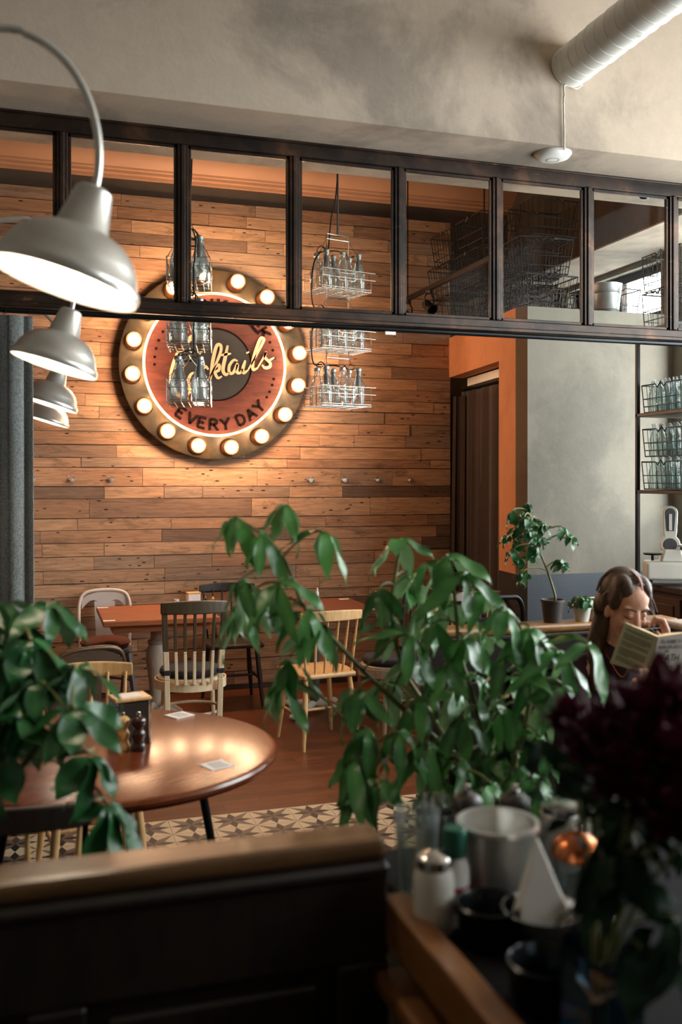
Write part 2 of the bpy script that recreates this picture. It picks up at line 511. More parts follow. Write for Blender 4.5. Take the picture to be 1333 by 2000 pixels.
for s in range(4):
    c0 = [(-h_, -h_), (h_, -h_), (h_, h_), (-h_, h_)]
    p, q = c0[s], c0[(s + 1) % 4]
    tm.add([(*p, 0), (*p, -0.004), (*q, -0.004), (*q, 0)], [(0, 1, 2, 3)], 0)
tile_me = tm.mesh('tile', [M['tile_cream'], M['tile_brown'], M['tile_black']])
for i in range(20):
    for j in range(4):
        put('tile', tile_me, ft, (X_L + 0.1 + i * 0.2, PART_Y - 0.1 - j * 0.2, 0))

# ---- shell
obj('ceiling', MB().span((X_L - .2, Y_B - .2, CEIL), (X_R + .25, 4.7, CEIL + 0.15)), M['beam'], kind='structure', label='grey plaster ceiling')
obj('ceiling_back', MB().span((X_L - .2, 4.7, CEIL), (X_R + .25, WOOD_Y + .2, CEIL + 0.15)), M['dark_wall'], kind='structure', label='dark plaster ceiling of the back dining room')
obj('wall_left', MB().span((X_L - .2, Y_B, -0.08), (X_L, WOOD_Y, CEIL)), M['plaster'], kind='structure', label='plaster wall carrying the gooseneck lamps')
obj('wall_front', MB().span((X_L - .2, Y_B - .2, -0.08), (X_R + .25, Y_B, CEIL)), M['plaster'], kind='structure', label='plaster wall behind the viewer')
obj('ceiling_beam', MB().span((X_L, 4.33, 3.363), (X_R, 5.09, CEIL)), M['beam'], kind='structure', label='broad grey plaster beam above the glazed screen')
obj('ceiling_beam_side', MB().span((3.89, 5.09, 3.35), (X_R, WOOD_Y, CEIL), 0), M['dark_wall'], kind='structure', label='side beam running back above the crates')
obj('ceiling_beam_soffit', MB().span((3.89, 5.09, 3.34), (X_R, WOOD_Y, 3.35)), M['beam'], kind='structure', label='underside of the side beam, window light painted in as paler plaster')  # window light from below put into the colour as paler plaster

# right wall with its windows (daylight comes in here)
def window(n, y0, y1, z0, z1, mull=2, rows=2):
    w = empty('window_%d' % n, (X_R + 0.12, (y0 + y1) / 2, z0), kind='structure', label='tall daylight window in the right wall')
    hy, hz = (y1 - y0) / 2, z1 - z0
    fr = MB()
    for s in (-1, 1): fr.box((0, s * (hy - 0.03), hz / 2), (0.07, 0.06, hz))
    for z in (0.03, hz - 0.03): fr.box((0, 0, z), (0.07, 2 * hy, 0.06))
    obj('window_frame', fr, M['frame'], w, bevel=0.004)
    for i in range(1, mull): obj('mullion', MB().box((0, -hy + 2 * hy * i / mull, hz / 2), (0.05, 0.04, hz - .1)), M['frame'], w)
    for j in range(1, rows): obj('glazing_bar', MB().box((0, 0, hz * j / rows), (0.05, 2 * hy - .1, 0.04)), M['frame'], w)
    for i in range(mull):
        for j in range(rows):
            obj('pane', MB().box((0.0, -hy + 2 * hy * (i + .5) / mull, hz * (j + .5) / rows), (0.006, 2 * hy / mull - .03, hz / rows - .03)), M['pane'], w)
    portal('daylight_portal', (X_R + 0.2, (y0 + y1) / 2, (z0 + z1) / 2), y1 - y0, z1 - z0)
WINS = [(-1.2, 1.5, 2.6, 4.05), (1.9, 4.25, 0.8, 3.95), (4.75, 5.82, 1.05, 3.25), (6.08, 7.40, 2.89, 3.30)]  # the first is an unseen high window added to brighten beam and lamps
for i, (y0, y1, z0, z1) in enumerate(WINS): window(i + 2, y0, y1, z0, z1, 2, 3 if z1 - z0 > 2 else 1)
wr = MB()
cuts = sorted({Y_B, WOOD_Y} | {w[0] for w in WINS} | {w[1] for w in WINS})
for y0, y1 in zip(cuts[:-1], cuts[1:]):
    w = next((w for w in WINS if abs(w[0] - y0) < 1e-6), None)
    if w is None: wr.span((X_R, y0, -0.08), (X_R + .25, y1, CEIL))
    else:
        wr.span((X_R, y0, -0.08), (X_R + .25, y1, w[2])); wr.span((X_R, y0, w[3]), (X_R + .25, y1, CEIL))
obj('wall_right', wr, M['grey_wall'], kind='structure', label='plaster wall with the daylight windows')

# ---- back wall clad with pallet planks
wb = obj('wall_back', MB().span((X_L, WOOD_Y, -0.08), (X_R + .25, WOOD_Y + .2, CEIL)), M['dark_wall'], kind='structure', label='back wall clad in reclaimed pallet planks')
rows_px = [378, 402, 427, 452, 476, 500, 524, 548, 573, 597, 621, 645, 670, 696, 721, 746, 770, 794, 819, 843, 869, 894, 913, 950, 974, 1012, 1035, 1060, 1086, 1112, 1138, 1163, 1183, 1203, 1228, 1250, 1275, 1300, 1325, 1352]
zs = [PY(210, y, WOOD_Y).z for y in rows_px]
rnd = random.Random(21)
for r in range(len(zs) - 1):
    z1, z0 = zs[r] - 0.002, max(zs[r + 1] + 0.002, 0.004)
    x = X_L - rnd.random() * 0.6
    while x < 3.33:
        ln = rnd.choice([0.3, 0.45, 0.7, 0.9, 1.05, 1.25])
        x0, x1 = max(x, X_L), min(x + ln, 3.34)
        if x1 - x0 > 0.03:
            t_ = 0.018 + rnd.random() * 0.006
            tz = rnd.uniform(-0.0015, 0.0015)
            obj('plank', MB().box(((x0 + x1) / 2, WOOD_Y - t_ / 2, (z0 + z1) / 2 + tz), (x1 - x0 - 0.003, t_, z1 - z0 - 0.001)), M['plank'], wb)
        x += ln
# cornice above
prof = [(0.0, 3.965), (0.035, 3.965), (0.04, 3.985), (0.07, 3.99), (0.075, 4.01), (0.09, 4.015), (0.095, 4.03), (0.125, 4.05), (0.165, 4.09), (0.19, 4.14),
        (0.195, 4.16), (0.22, 4.165), (0.225, 4.20), (0.27, 4.23), (0.30, 4.35), (0.0, 4.35)]
cm = MB()
cv = [(X_L, WOOD_Y - a, z) for a, z in prof] + [(3.89, WOOD_Y - a, z) for a, z in prof]
k_ = len(prof)
cm.add(cv, [(i, (i + 1) % k_, k_ + (i + 1) % k_, k_ + i) for i in range(k_)] + [tuple(range(k_ - 1, -1, -1)), tuple(range(k_, 2 * k_))])
obj('trim_1', cm, M['cornice'], kind='structure', smooth=30, label='moulded cornice running above the plank wall')

# ---- orange wall with the curtained doorway, grey wall beside it
oa, ob = Vector((3.33, WOOD_Y, 0)), Vector((3.185, 6.02, 0))
od = (ob - oa).normalized(); on_ = Vector((-od.y, od.x, 0))
if on_.x < 0: on_ = -on_
def slab(mb, s0, s1, z0, z1, t0=0.0, t1=0.14, mi=0):
    q = [oa + od * s0 + on_ * t0, oa + od * s1 + on_ * t0, oa + od * s1 + on_ * t1, oa + od * s0 + on_ * t1]
    vs_ = [(p.x, p.y, z0) for p in q] + [(p.x, p.y, z1) for p in q]
    mb.add(vs_, [(0, 1, 2, 3), (4, 7, 6, 5), (0, 4, 5, 1), (1, 5, 6, 2), (2, 6, 7, 3), (3, 7, 4, 0)], mi)
OL = (oa - ob).length
s_j = 1.17                                   # near jamb of the doorway
om = MB()
slab(om, 0.0, s_j, 2.53, BOX_TOP); slab(om, s_j, OL, 0.0, BOX_TOP)
obj('wall_orange', om, M['orange'], kind='structure', label='orange painted wall with the curtained doorway')
gm = MB()
gm.span((3.235, GREY_Y, 0), (X_R, GREY_Y + 0.14, BOX_TOP))
obj('wall_grey', gm, M['grey_wall'], kind='structure', label='grey plaster wall with a slate dado')
cn = MB()
p0 = ob; p1 = Vector((3.236, GREY_Y, 0)); p2 = Vector((3.236, 6.08, 0)); p3 = ob + on_ * 0.05
cn.add([(p.x, p.y, z) for z in (0, BOX_TOP) for p in (p0, p1, p2, p3)], [(3, 2, 1, 0), (4, 5, 6, 7), (0, 1, 5, 4), (1, 2, 6, 5), (2, 3, 7, 6), (3, 0, 4, 7)])
obj('trim_2', cn, M['corner'], kind='structure', label='bare bevelled corner between orange and grey wall')
bt = MB()
bt.add([(3.345, WOOD_Y, z) for z in (2.80, BOX_TOP - .004)] + [(3.30, 6.1, z) for z in (2.80, BOX_TOP - .004)] + [(X_R, 6.08, z) for z in (2.80, BOX_TOP - .004)] + [(X_R, WOOD_Y, z) for z in (2.80, BOX_TOP - .004)],
       [(0, 2, 4, 6), (1, 7, 5, 3), (0, 1, 3, 2), (2, 3, 5, 4), (4, 5, 7, 6), (6, 7, 1, 0)])
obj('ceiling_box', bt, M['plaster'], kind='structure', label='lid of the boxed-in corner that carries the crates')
# inside of the doorway
dh = MB(); slab(dh, 0.03, s_j, 2.46, 2.525, 0.16, 0.40)
obj('trim_3', dh, M['white_plastic'], kind='structure', label='white strip behind the doorway lintel')
db = MB(); slab(db, 0.0, OL - .2, 0.0, 2.80, 0.55, 0.62)
obj('wall_doorway', db, M['dark_wall'], kind='structure', label='dark wall inside the curtained doorway')

# ---- glazed steel screen under the beam
scr = empty('window_1', (0, PART_Y, 2.43), kind='structure', label='row of steel-framed panes hung below the plaster beam')
ZT, ZB = 3.363 - 2.43, 0.0
mull_px = [121, 356, 573.5, 777.5, 967.5, 1145.5, 1311]
mx_ = [PY(p, 500, PART_Y).x for p in mull_px]
step = (mx_[-1] - mx_[0]) / 6
xs_ = [mx_[0] - step] + mx_
tr = MB().span((X_L, -0.03, ZT - 0.075), (X_R, 0.03, ZT)).span((X_L, -0.045, ZT - 0.012), (X_R, 0.045, ZT))
obj('top_rail', tr, M['frame'], scr, bevel=0.004)
br_ = MB().span((X_L, -0.03, 0.03), (X_R, 0.03, 0.09)).span((X_L, -0.042, 0.026), (X_R, 0.042, 0.05))
obj('bottom_rail', br_, M['frame'], scr, bevel=0.005)
for x in xs_:
    obj('mullion', MB().box((x, 0, (0.09 + ZT - .075) / 2), (0.052, 0.055, ZT - .165)).box((x, -0.0, (0.09 + ZT - .075) / 2), (0.02, 0.075, ZT - .165)), M['frame'], scr, bevel=0.003)
edges = [X_L] + xs_ + [X_R]
for i in range(len(edges) - 1):
    x0, x1 = edges[i] + 0.026, edges[i + 1] - 0.026
    if x1 - x0 < 0.05: continue
    obj('pane', MB().span((x0, -0.003, 0.09), (x1, 0.003, ZT - .075)), M['pane'], scr)
    bd = MB()
    for xx in (x0 + .008, x1 - .008): bd.span((xx - .008, -0.016, 0.09), (xx + .008, -0.004, ZT - .075))
    for zz in (0.098, ZT - .083): bd.span((x0, -0.016, zz - .008), (x1, -0.004, zz + .008))
    obj('glazing_bead', bd, M['frame'], scr, bevel=0.002)

# ---- low panelled walls
def low_wall(name, a, b, h, thick, label, panels, cap_mat, cap_w=0.14, side=-1):
    """runs from a to b (xy), panelled on the side towards the viewer"""
    a, b = Vector((*a, 0)), Vector((*b, 0))
    d = b - a; L = d.length
    w = empty(name, a, math.atan2(d.y, d.x), kind='structure', label=label)
    obj('wall_core', MB().span((0, -thick / 2, -0.004), (L, thick / 2, h - 0.035)), M['wood_panel'], w)
    pm = MB()
    f = -thick / 2
    for z0, z1 in ((0.0, 0.14), (h - 0.2, h - 0.035)): pm.span((0, f - 0.022, z0), (L, f, z1))
    stw = 0.09
    for i in range(panels + 1):
        x = (L - stw) * i / panels
        pm.span((x, f - 0.022, 0.14), (x + stw, f, h - 0.2))
    obj('panel_frame', pm, M['wood_panel'], w, bevel=0.006)
    for i in range(panels):
        x0, x1 = (L - stw) * i / panels + stw + 0.03, (L - stw) * (i + 1) / panels - 0.03
        obj('panel', MB().span((x0, f - 0.012, 0.17), (x1, f, h - 0.23)), M['wood_panel'], w, bevel=0.010)
    obj('cap', MB().span((0, -cap_w / 2, h - 0.035), (L, cap_w / 2, h)), cap_mat, w, bevel=0.012, seg=2)
    obj('cap_moulding', MB().span((0, -thick / 2 - 0.03, h - 0.06), (L, thick / 2 + 0.02, h - 0.035)), M['wood_panel'], w, bevel=0.008)
    return w
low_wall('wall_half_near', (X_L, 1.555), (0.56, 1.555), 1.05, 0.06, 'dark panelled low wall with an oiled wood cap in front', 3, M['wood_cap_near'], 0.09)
low_wall('wall_half_far', (1.55, 3.74), (2.77, 3.74), 1.03, 0.07, 'low booth wall behind the reader with wood cap', 3, M['wood_cap'], 0.13)
low_wall('wall_half_side', (2.73, 2.2), (2.73, 3.66), 1.03, 0.07, 'low booth wall beside the reader', 3, M['wood_greywash'], 0.13)

# ================================================================ THE LIT SIGN
SIGN_Y = WOOD_Y - 0.075
sc_ = PY(419, 714, SIGN_Y)
sign = empty('wall_sign', (sc_.x, SIGN_Y, sc_.z), label='round bulb-lit bar sign on the plank wall', cat='sign')
SM = Matrix.Rotation(PI / 2, 4, 'X')            # local xy -> wall plane, local +z -> towards the room (-Y)
R_OUT, R_RING, R_IN, R_DARK = 0.735, 0.560, 0.540, 0.272

def sign_metal():
    t = NT('aged_bronze_ring').set(0.42, 0.55, 0.5)
    v = t.coords()
    f = t.noise(v, 5, 7, 0.65, 0.7)
    t.l(t.ramp(f, [(0.3, rgb(40, 40, 36)), (0.5, rgb(66, 58, 44)), (0.7, rgb(96, 76, 50))]), t.b.inputs['Base Color'])
    t.bump(f, 0.1, 0.003); return t.mat
def sign_red():
    t = NT('stained_red_board').set(0.55, 0, 0.4)
    v = t.coords((1, 1, 5)); f = t.noise(v, 6, 7, 0.65, 0.5)
    t.l(t.ramp(f, [(0.3, rgb(58, 24, 16)), (0.6, rgb(84, 38, 26)), (0.8, rgb(104, 54, 38))]), t.b.inputs['Base Color'])
    return t.mat
M['sign_metal'], M['sign_red'] = sign_metal(), sign_red()
M['sign_dark'] = plain('dark_slate_disc', rgb(32, 34, 33), 0.6, 0.0, var=0.25, scale=5)
obj('backplate', MB().lathe([(0, 0), (R_OUT, 0), (R_OUT, 0.055), (R_OUT - .012, 0.06), (0, 0.06)], 96, M=SM), M['sign_metal'], sign, smooth=30)
obj('red_disc', MB().lathe([(0, .06), (R_IN + .004, .06), (R_IN + .004, .066), (0, .066)], 72, M=SM), M['sign_red'], sign, smooth=30)
obj('cream_ring', MB().shell([(R_IN, .061), (R_RING, .061), (R_RING, .070), (R_IN, .070), (R_IN, .061)], 72, M=SM), M['cream'], sign, smooth=30)
obj('dark_disc', MB().lathe([(0, .066), (R_DARK, .066), (R_DARK, .070), (0, .070)], 64, M=SM), M['sign_dark'], sign, smooth=30)
obj('red_rim', MB().shell([(R_DARK, .066), (R_DARK + .012, .066), (R_DARK + .012, .0715), (R_DARK, .0715), (R_DARK, .066)], 64, M=SM), M['letter'], sign, smooth=30)

# stroke alphabet (unit box) with slab serifs
GLY = {
 'E': [[(0, 0), (0, 1)], [(0, 1), (.7, 1)], [(0, .52), (.55, .52)], [(0, 0), (.72, 0)]],
 'V': [[(0, 1), (.4, 0)], [(.4, 0), (.8, 1)]], 'R': [[(0, 0), (0, 1)], [(0, 1), (.5, 1), (.68, .88), (.68, .65), (.5, .52), (0, .52)], [(.35, .52), (.78, 0)]],
 'Y': [[(0, 1), (.4, .48)], [(.8, 1), (.4, .48)], [(.4, .48), (.4, 0)]], 'D': [[(0, 0), (0, 1)], [(0, 1), (.42, 1), (.7, .8), (.75, .5), (.7, .2), (.42, 0), (0, 0)]],
 'A': [[(0, 0), (.4, 1)], [(.4, 1), (.8, 0)], [(.15, .36), (.65, .36)]], 'N': [[(0, 0), (0, 1)], [(0, 1), (.75, 0)], [(.75, 0), (.75, 1)]],
 'K': [[(0, 0), (0, 1)], [(.75, 1), (.02, .45)], [(.25, .62), (.8, 0)]], 'I': [[(.2, 0), (.2, 1)]], 'W': [[(0, 1), (.25, 0)], [(.25, 0), (.5, .8)], [(.5, .8), (.75, 0)], [(.75, 0), (1, 1)]],
 'T': [[(.4, 0), (.4, 1)], [(0, 1), (.8, 1)]], 'H': [[(0, 0), (0, 1)], [(.75, 0), (.75, 1)], [(0, .5), (.75, .5)]], 'G': [[(.75, .85), (.5, 1), (.2, .95), (0, .6), (.05, .25), (.3, 0), (.6, .05), (.75, .25), (.75, .45), (.45, .45)]],
 'O': [[(.4, 1), (.1, .8), (0, .5), (.1, .2), (.4, 0), (.7, .2), (.8, .5), (.7, .8), (.4, 1)]], 'S': [[(.7, .85), (.45, 1), (.12, .9), (.1, .65), (.6, .4), (.68, .15), (.4, 0), (.05, .12)]],
 'L': [[(0, 1), (0, 0)], [(0, 0), (.65, 0)]], 'B': [[(0, 0), (0, 1)], [(0, 1), (.5, 1), (.65, .8), (.5, .53), (0, .53)], [(.5, .53), (.72, .3), (.5, 0), (0, 0)]],
 'U': [[(0, 1), (0, .25), (.2, 0), (.5, 0), (.7, .25), (.7, 1)]], '-': [[(0, .45), (.5, .45)]], '&': [[(.8, 0), (.15, .75), (.3, 1), (.5, .8), (0, .25), (.2, 0), (.7, .4)]],
}
SERIF_ENDS = {'E': [], 'V': [(0, 1), (.8, 1)], 'R': [(0, 0), (.78, 0)], 'Y': [(0, 1), (.8, 1), (.4, 0)], 'D': [], 'A': [(0, 0), (.8, 0)], 'N': [(0, 0), (0, 1), (.75, 1)], 'K': [(0, 0), (0, 1), (.75, 1), (.8, 0)], 'I': [(.2, 0), (.2, 1)], 'W': [(0, 1), (1, 1)]}
def glyph(mb, ch, T, h, stroke, depth, serif=True, mi=0):
    for st in GLY[ch]:
        mb.ribbon([((x - .4) * h, y * h) for x, y in st], stroke, depth, T, mi)
    if serif:
        for x, y in SERIF_ENDS.get(ch, []):
            mb.ribbon([((x - .4 - .14) * h, y * h), ((x - .4 + .14) * h, y * h)], stroke * .6, depth * .96, T, mi)
def arc_text(text, degs, rad, h, flip=False):
    for ch, a in zip(text, degs):
        a = math.radians(a)
        if flip: # reads along the bottom, upright at the lowest point
            T = SM @ Matrix.Rotation(-(a - PI), 4, 'Z') @ Matrix.Translation((0, -rad, .0665))
        else:
            T = SM @ Matrix.Rotation(-a, 4, 'Z') @ Matrix.Translation((0, rad, .0665))
        g = MB(); glyph(g, ch, T, h, h * .27, .004)
        obj('letter', g, M['letter'], sign)
arc_text('DRINK', [-40, -28, -18, -7, 6], .420, .082)
arc_text('WEEK', [24, 37, 46.5, 56], .420, .082)
arc_text('EVERY', [215, 204, 193, 182, 171], .505, .078, True)
arc_text('DAY', [155, 144, 133], .505, .078, True)
for a in (300, 291, 283, 275, 268, 66, 74, 82, 102, 108, 115, 121):
    a = math.radians(a)
    obj('dot', MB().lathe([(0, .066), (.011, .066), (.011, .0695), (0, .0695)], 12, M=SM @ Matrix.Translation((math.sin(a) * .47, math.cos(a) * .47, 0))), M['letter'], sign)
# the script word, traced as brush strokes
def sp(pts):
    out = []
    for x, y in pts:
        p = PY(200 + x / 3.03, 500 + y / 3.03, SIGN_Y - .07)
        out.append((p.x - sc_.x, p.z - sc_.z))
    return [q[:2] for q in smooth_path([(a, b, 0) for a, b in out], 6)]
def script(strokes, mat=M['cream']):
    for pts, w0, w1 in strokes:
        q = sp(pts); n = len(q)
        ws = [0.006 + 0.8 * (w0 + (w1 - w0) * i / (n - 1)) * min(1.0, 0.35 + 3.2 * min(i, n - 1 - i) / n) for i in range(n)]
        T = SM @ Matrix.Translation((0, 0, .0715))
        mb = MB().ribbon(q, ws, .005, T)
        obj('script_stroke', mb, mat, sign)
script([
 ([(575, 580), (602, 535), (592, 485), (545, 474), (490, 520), (440, 600), (412, 700), (420, 785), (470, 830), (530, 800)], .035, .045),
 ([(560, 690), (525, 700), (508, 750), (525, 795), (560, 780), (575, 730), (560, 690), (600, 700)], .022, .022),
 ([(628, 672), (610, 655), (585, 680), (578, 725), (598, 745), (632, 725)], .024, .018),
 ([(632, 728), (672, 640), (700, 568), (700, 530), (678, 530), (660, 590), (648, 660), (640, 730)], .016, .03),
 ([(645, 700), (672, 655), (692, 645), (690, 675), (668, 690), (684, 722), (708, 712)], .018, .02),
 ([(742, 530), (725, 610), (714, 675), (730, 702), (752, 690)], .03, .02),
 ([(700, 588), (762, 578)], .018, .016),
 ([(800, 622), (778, 616), (752, 650), (752, 690), (775, 690), (800, 640), (796, 685), (815, 692), (832, 668)], .02, .022),
 ([(846, 618), (832, 668), (836, 692), (862, 676)], .026, .018),
 ([(858, 568), (862, 576)], .026, .026),
 ([(862, 676), (910, 590), (950, 512), (955, 492), (938, 488), (915, 540), (892, 620), (892, 672), (918, 664)], .016, .028),
 ([(918, 664), (955, 600), (968, 570), (962, 600), (992, 632), (990, 656), (962, 662), (945, 645)], .014, .026),
 ([(985, 620), (1018, 602)], .014, .010),
])
M['bulb'] = emit('lit_bulb_core', (1.0, 0.67, 0.445, 1), 160.0)
M['bulb_glass'] = glassy('bulb_glass', (1.0, 0.93, 0.84, 1), 0.02, 0.25, (1.0, 0.72, 0.45, 1))
sk = MB().lathe([(0, .055), (.062, .055), (.066, .07), (.060, .10), (.047, .125), (.040, .135), (0, .135)], 20, M=SM).mesh('bulb_socket', M['socket'], 40)
bb = MB().lathe([(0, .13), (.034, .132), (.045, .142), (.056, .16), (.060, .18), (.056, .202), (.042, .222), (.022, .234), (0, .238)], 20, M=SM).mesh('bulb', M['bulb_glass'], 60)
bc_ = MB().lathe([(0, .140), (.022, .142), (.036, .158), (.043, .18), (.036, .206), (.020, .218), (0, .222)], 16, M=SM).mesh('bulb_core', M['bulb'], 60)
for k in range(16):
    a = math.radians(-9 + 22.5 * k)
    c = (math.sin(a) * .65, 0, math.cos(a) * .65)
    s_ = put('bulb_socket', sk, sign, c); put('bulb', bb, s_); put('bulb_core', bc_, s_)

# ================================================================ GOOSENECK LAMPS
M['lamp_bulb'] = emit('warm_lamp_bulb', (1.0, 0.82, 0.62, 1), 170.0)
LAMP_TILT = math.radians(17)
def gooseneck(y, label):
    L = empty('gooseneck_lamp', (0.05, y, 2.055), label=label, cat='lamp', group='aluminium gooseneck lamps in a row')
    T = Matrix.Rotation(LAMP_TILT, 4, 'Y')       # bell axis leans: opening turned back towards the left wall
    R = 0.165
    out = [(R, 0.0), (R + .003, .012), (R, .024), (.158, .030), (.150, .055), (.132, .085), (.106, .108), (.078, .120), (.064, .124), (.060, .128), (.042, .215), (.034, .222), (.012, .224)]
    inn = [(.012, .218), (.030, .210), (.052, .122), (.072, .114), (.100, .102), (.126, .080), (.144, .052), (.152, .028), (R - .006, .004), (R, 0.0)]
    out, inn = [(r * .92, z * .95) for r, z in out], [(r * .92, z * .95) for r, z in inn]
    obj('shade', MB().shell(out, 40, M=T), M['alu'], L, smooth=35)
    obj('shade_lining', MB().shell(inn, 40, M=T), M['shade_in'], L, smooth=50)
    b = obj('bulb', MB().lathe([(0, .035), (.018, .038), (.029, .055), (.030, .07), (.022, .095), (.014, .11), (0, .11)], 16, M=T), M['lamp_bulb'], L, smooth=60)
    obj('bulb_socket', MB().lathe([(0, .108), (.018, .108), (.018, .15), (0, .15)], 12, M=T), M['ceramic'], L, smooth=40)
    top = T @ Vector((0, 0, .210))
    up = T @ Vector((0, 0, .30))
    arm = bez(top, top + Vector((.03, 0, .12)), top + Vector((-.02, 0, .30)), top + Vector((-.17, 0, .31)), 14) + \
        [top + Vector((-.35, 0, .27)), top + Vector((-.6, 0, .16)), Vector((X_L - .05 + .01, 0, .30))]
    obj('arm', MB().tube(smooth_path(arm, 2), .0085, 10), M['alu'], L, smooth=60)
    obj('wall_plate', MB().lathe([(0, 0), (.06, 0), (.058, .02), (.02, .03), (0, .03)], 20, M=Matrix.Translation((X_L - .05, 0, .30)) @ Matrix.Rotation(PI / 2, 4, 'Y')), M['alu'], L, smooth=40)
    return L
for y, lab in ((2.05, 'largest and nearest aluminium gooseneck lamp over the round table'), (3.52, 'second aluminium gooseneck lamp, in front of the grey curtain'),
               (5.30, 'third gooseneck lamp, half behind the grey curtain'), (6.80, 'smallest, farthest gooseneck lamp by the plank wall')):
    gooseneck(y, lab)

# ================================================================ DUCT, ACCESS POINT, CAMERA DOME
de = PY(1113, 132, 4.33)
duct = empty('ventilation_duct', (de.x, 4.33, de.z), label='white wrapped ventilation duct running into the plaster beam', cat='duct')
dm = MB()
pr, z = [], 0.0
rn = random.Random(3)
while z < 4.6:
    r0 = .103 + rn.uniform(-.002, .002)
    pr += [(r0 + .003, z), (r0 + .003, z + .012), (r0, z + .014), (r0 + rn.uniform(-.002, .002), z + .075)]
    z += .078 + rn.uniform(-.012, .012)
obj('duct_body', MB().lathe([(0, 0)] + pr + [(0, z)], 32, M=Matrix.Rotation(PI / 2, 4, 'X') @ Matrix.Rotation(0.25, 4, 'Z')), M['duct'], duct, smooth=25)
obj('wrap_seam', MB().tube([(math.cos(a * .9 + 2) * .105, -a * .035, math.sin(a * .9 + 2) * .105) for a in range(0, 130)], .0016, 5), M['cable_w'], duct, smooth=60)
apc = G(1082, 298, 3.363 - 1e-4) if False else D(1082, 299, 1.713 * F_PX / (HORIZON - 299))
ap = empty('wifi_access_point', (apc.x, max(apc.y, 4.44), 3.363), label='white round access point under the plaster beam', cat='access point')
obj('housing', MB().lathe([(0, -.034), (.055, -.033), (.085, -.022), (.098, -.006), (.098, 0), (0, 0)], 36), M['white_plastic'], ap, smooth=40)
obj('light_ring', MB().shell([(.030, -.0345), (.034, -.0345), (.034, -.033), (.030, -.033), (.030, -.0345)], 30), M['socket_grey'], ap)
cb = PY(1102, 168, 4.325)
cabl = [Vector((de.x + .07, 4.32, de.z - .085)), Vector((de.x + .03, 4.318, de.z - .11)), Vector((cb.x, 4.318, de.z - .10)), Vector((cb.x, 4.318, cb.z - .06)), Vector((cb.x - .005, 4.318, 3.6)), Vector((cb.x, 4.32, 3.40)), Vector((cb.x, 4.32, 3.358)), Vector((apc.x + .02, max(apc.y, 4.44) - .09, 3.355))]
obj('access_point_cable', MB().tube(smooth_path(cabl, 5), .0042, 6), M['cable_w'], smooth=60, label='thin white cable dropping from duct to access point', cat='cable')
dc = D(1260, 378, 1.713 * F_PX / (HORIZON - 372))
dome = empty('dome_camera', (dc.x, dc.y, 3.363), label='small black dome camera under the beam', cat='camera')
obj('camera_base', MB().lathe([(0, 0), (.042, 0), (.042, -.012), (0, -.012)], 24), M['white_plastic'], dome, smooth=40)
obj('camera_dome', MB().lathe([(.036, -.012), (.035, -.03), (.025, -.045), (.012, -.052), (0, -.053)], 24), M['rod'], dome, smooth=60)

# ================================================================ CURTAINS
def curtain_mesh(a, b, z0, z1, folds, amp, spread=(0, 0), seedv=1, nz=24):
    a, b = Vector((*a, 0)), Vector((*b, 0))
    d = b - a; L = d.length; d.normalize(); nrm = Vector((d.y, -d.x, 0))
    rn = random.Random(seedv); ph = [rn.uniform(0, 6) for _ in range(4)]
    nu = folds * 10
    mb = MB(); vs_ = []
    for j in range(nz + 1):
        t = j / nz; z = z1 + (z0 - z1) * t
        for i in range(nu + 1):
            s = i / nu
            w = amp * (0.45 + 0.55 * t)
            off = w * math.sin(2 * PI * folds * s + .8 * math.sin(5 * s + ph[0]) + .35 * t * math.sin(3 * t + ph[1]))
            off += .4 * w * math.sin(2 * PI * folds * 1.7 * s + ph[2] + t)
            al = s * (L + (spread[0] + spread[1]) * t) - spread[0] * t + .012 * math.sin(2 * PI * folds * s * 2 + ph[3])
            p = a + d * al + nrm * off
            vs_.append((p.x, p.y, z))
    fs_ = [(j * (nu + 1) + i, j * (nu + 1) + i + 1, (j + 1) * (nu + 1) + i + 1, (j + 1) * (nu + 1) + i) for j in range(nz) for i in range(nu)]
    return mb.add(vs_, fs_)
def felt(name, lo, hi):
    t = NT(name).set(0.95, 0, 0.15)
    v = t.coords((1, 1, .6)); f = t.noise(v, 160, 3, 0.7); g = t.noise(v, 4, 3)
    c = t.ramp(f, [(0.35, lo), (0.68, hi)])
    t.l(t.mix(0.25, c, t.ramp(g, [(.3, lo), (.7, hi)])), t.b.inputs['Base Color'])
    t.b.inputs['Sheen Weight'].default_value = 0.25
    t.bump(f, 0.4, 0.002); return t.mat
M['felt_grey'] = felt('grey_felt', rgb(84, 88, 88), rgb(146, 150, 148))
M['felt_brown'] = felt('brown_black_felt', rgb(34, 26, 24), rgb(66, 54, 48))
def solid(o, th=0.004):
    s = o.modifiers.new('cloth', 'SOLIDIFY'); s.thickness = th; return o
gc = empty('curtain', (0, 0, 0), label='heavy grey felt curtain gathered at the left end', cat='curtain')
solid(obj('curtain_cloth', curtain_mesh((X_L + .06, 4.68), (-0.035, 4.68), 0.02, 2.418, 8, .035, (0, .01), 4), M['felt_grey'], gc, smooth=80))
ring_me = MB().tube([Vector((0, .016 * math.cos(a), .016 * math.sin(a))) for a in [k * PI / 6 for k in range(12)]], .002, 5, closed=True).mesh('curtain_ring', M['black_metal'])
for i in range(9): put('curtain_ring', ring_me, gc, (X_L + .12 + i * .105, 4.68, 2.438))
obj('curtain_rod', MB().tube([(X_L, 4.68, 2.441), (X_R, 4.68, 2.441)], .0135, 12), M['rod'], smooth=60, label='long black curtain rod below the glazed screen', cat='curtain rod')
tg = PY(763, 651, 4.665)
obj('hanging_tag', MB().box((tg.x, 4.663, 2.419), (.058, .004, .016)), M['paper'], label='small white tag hanging from the black curtain rod', cat='tag')
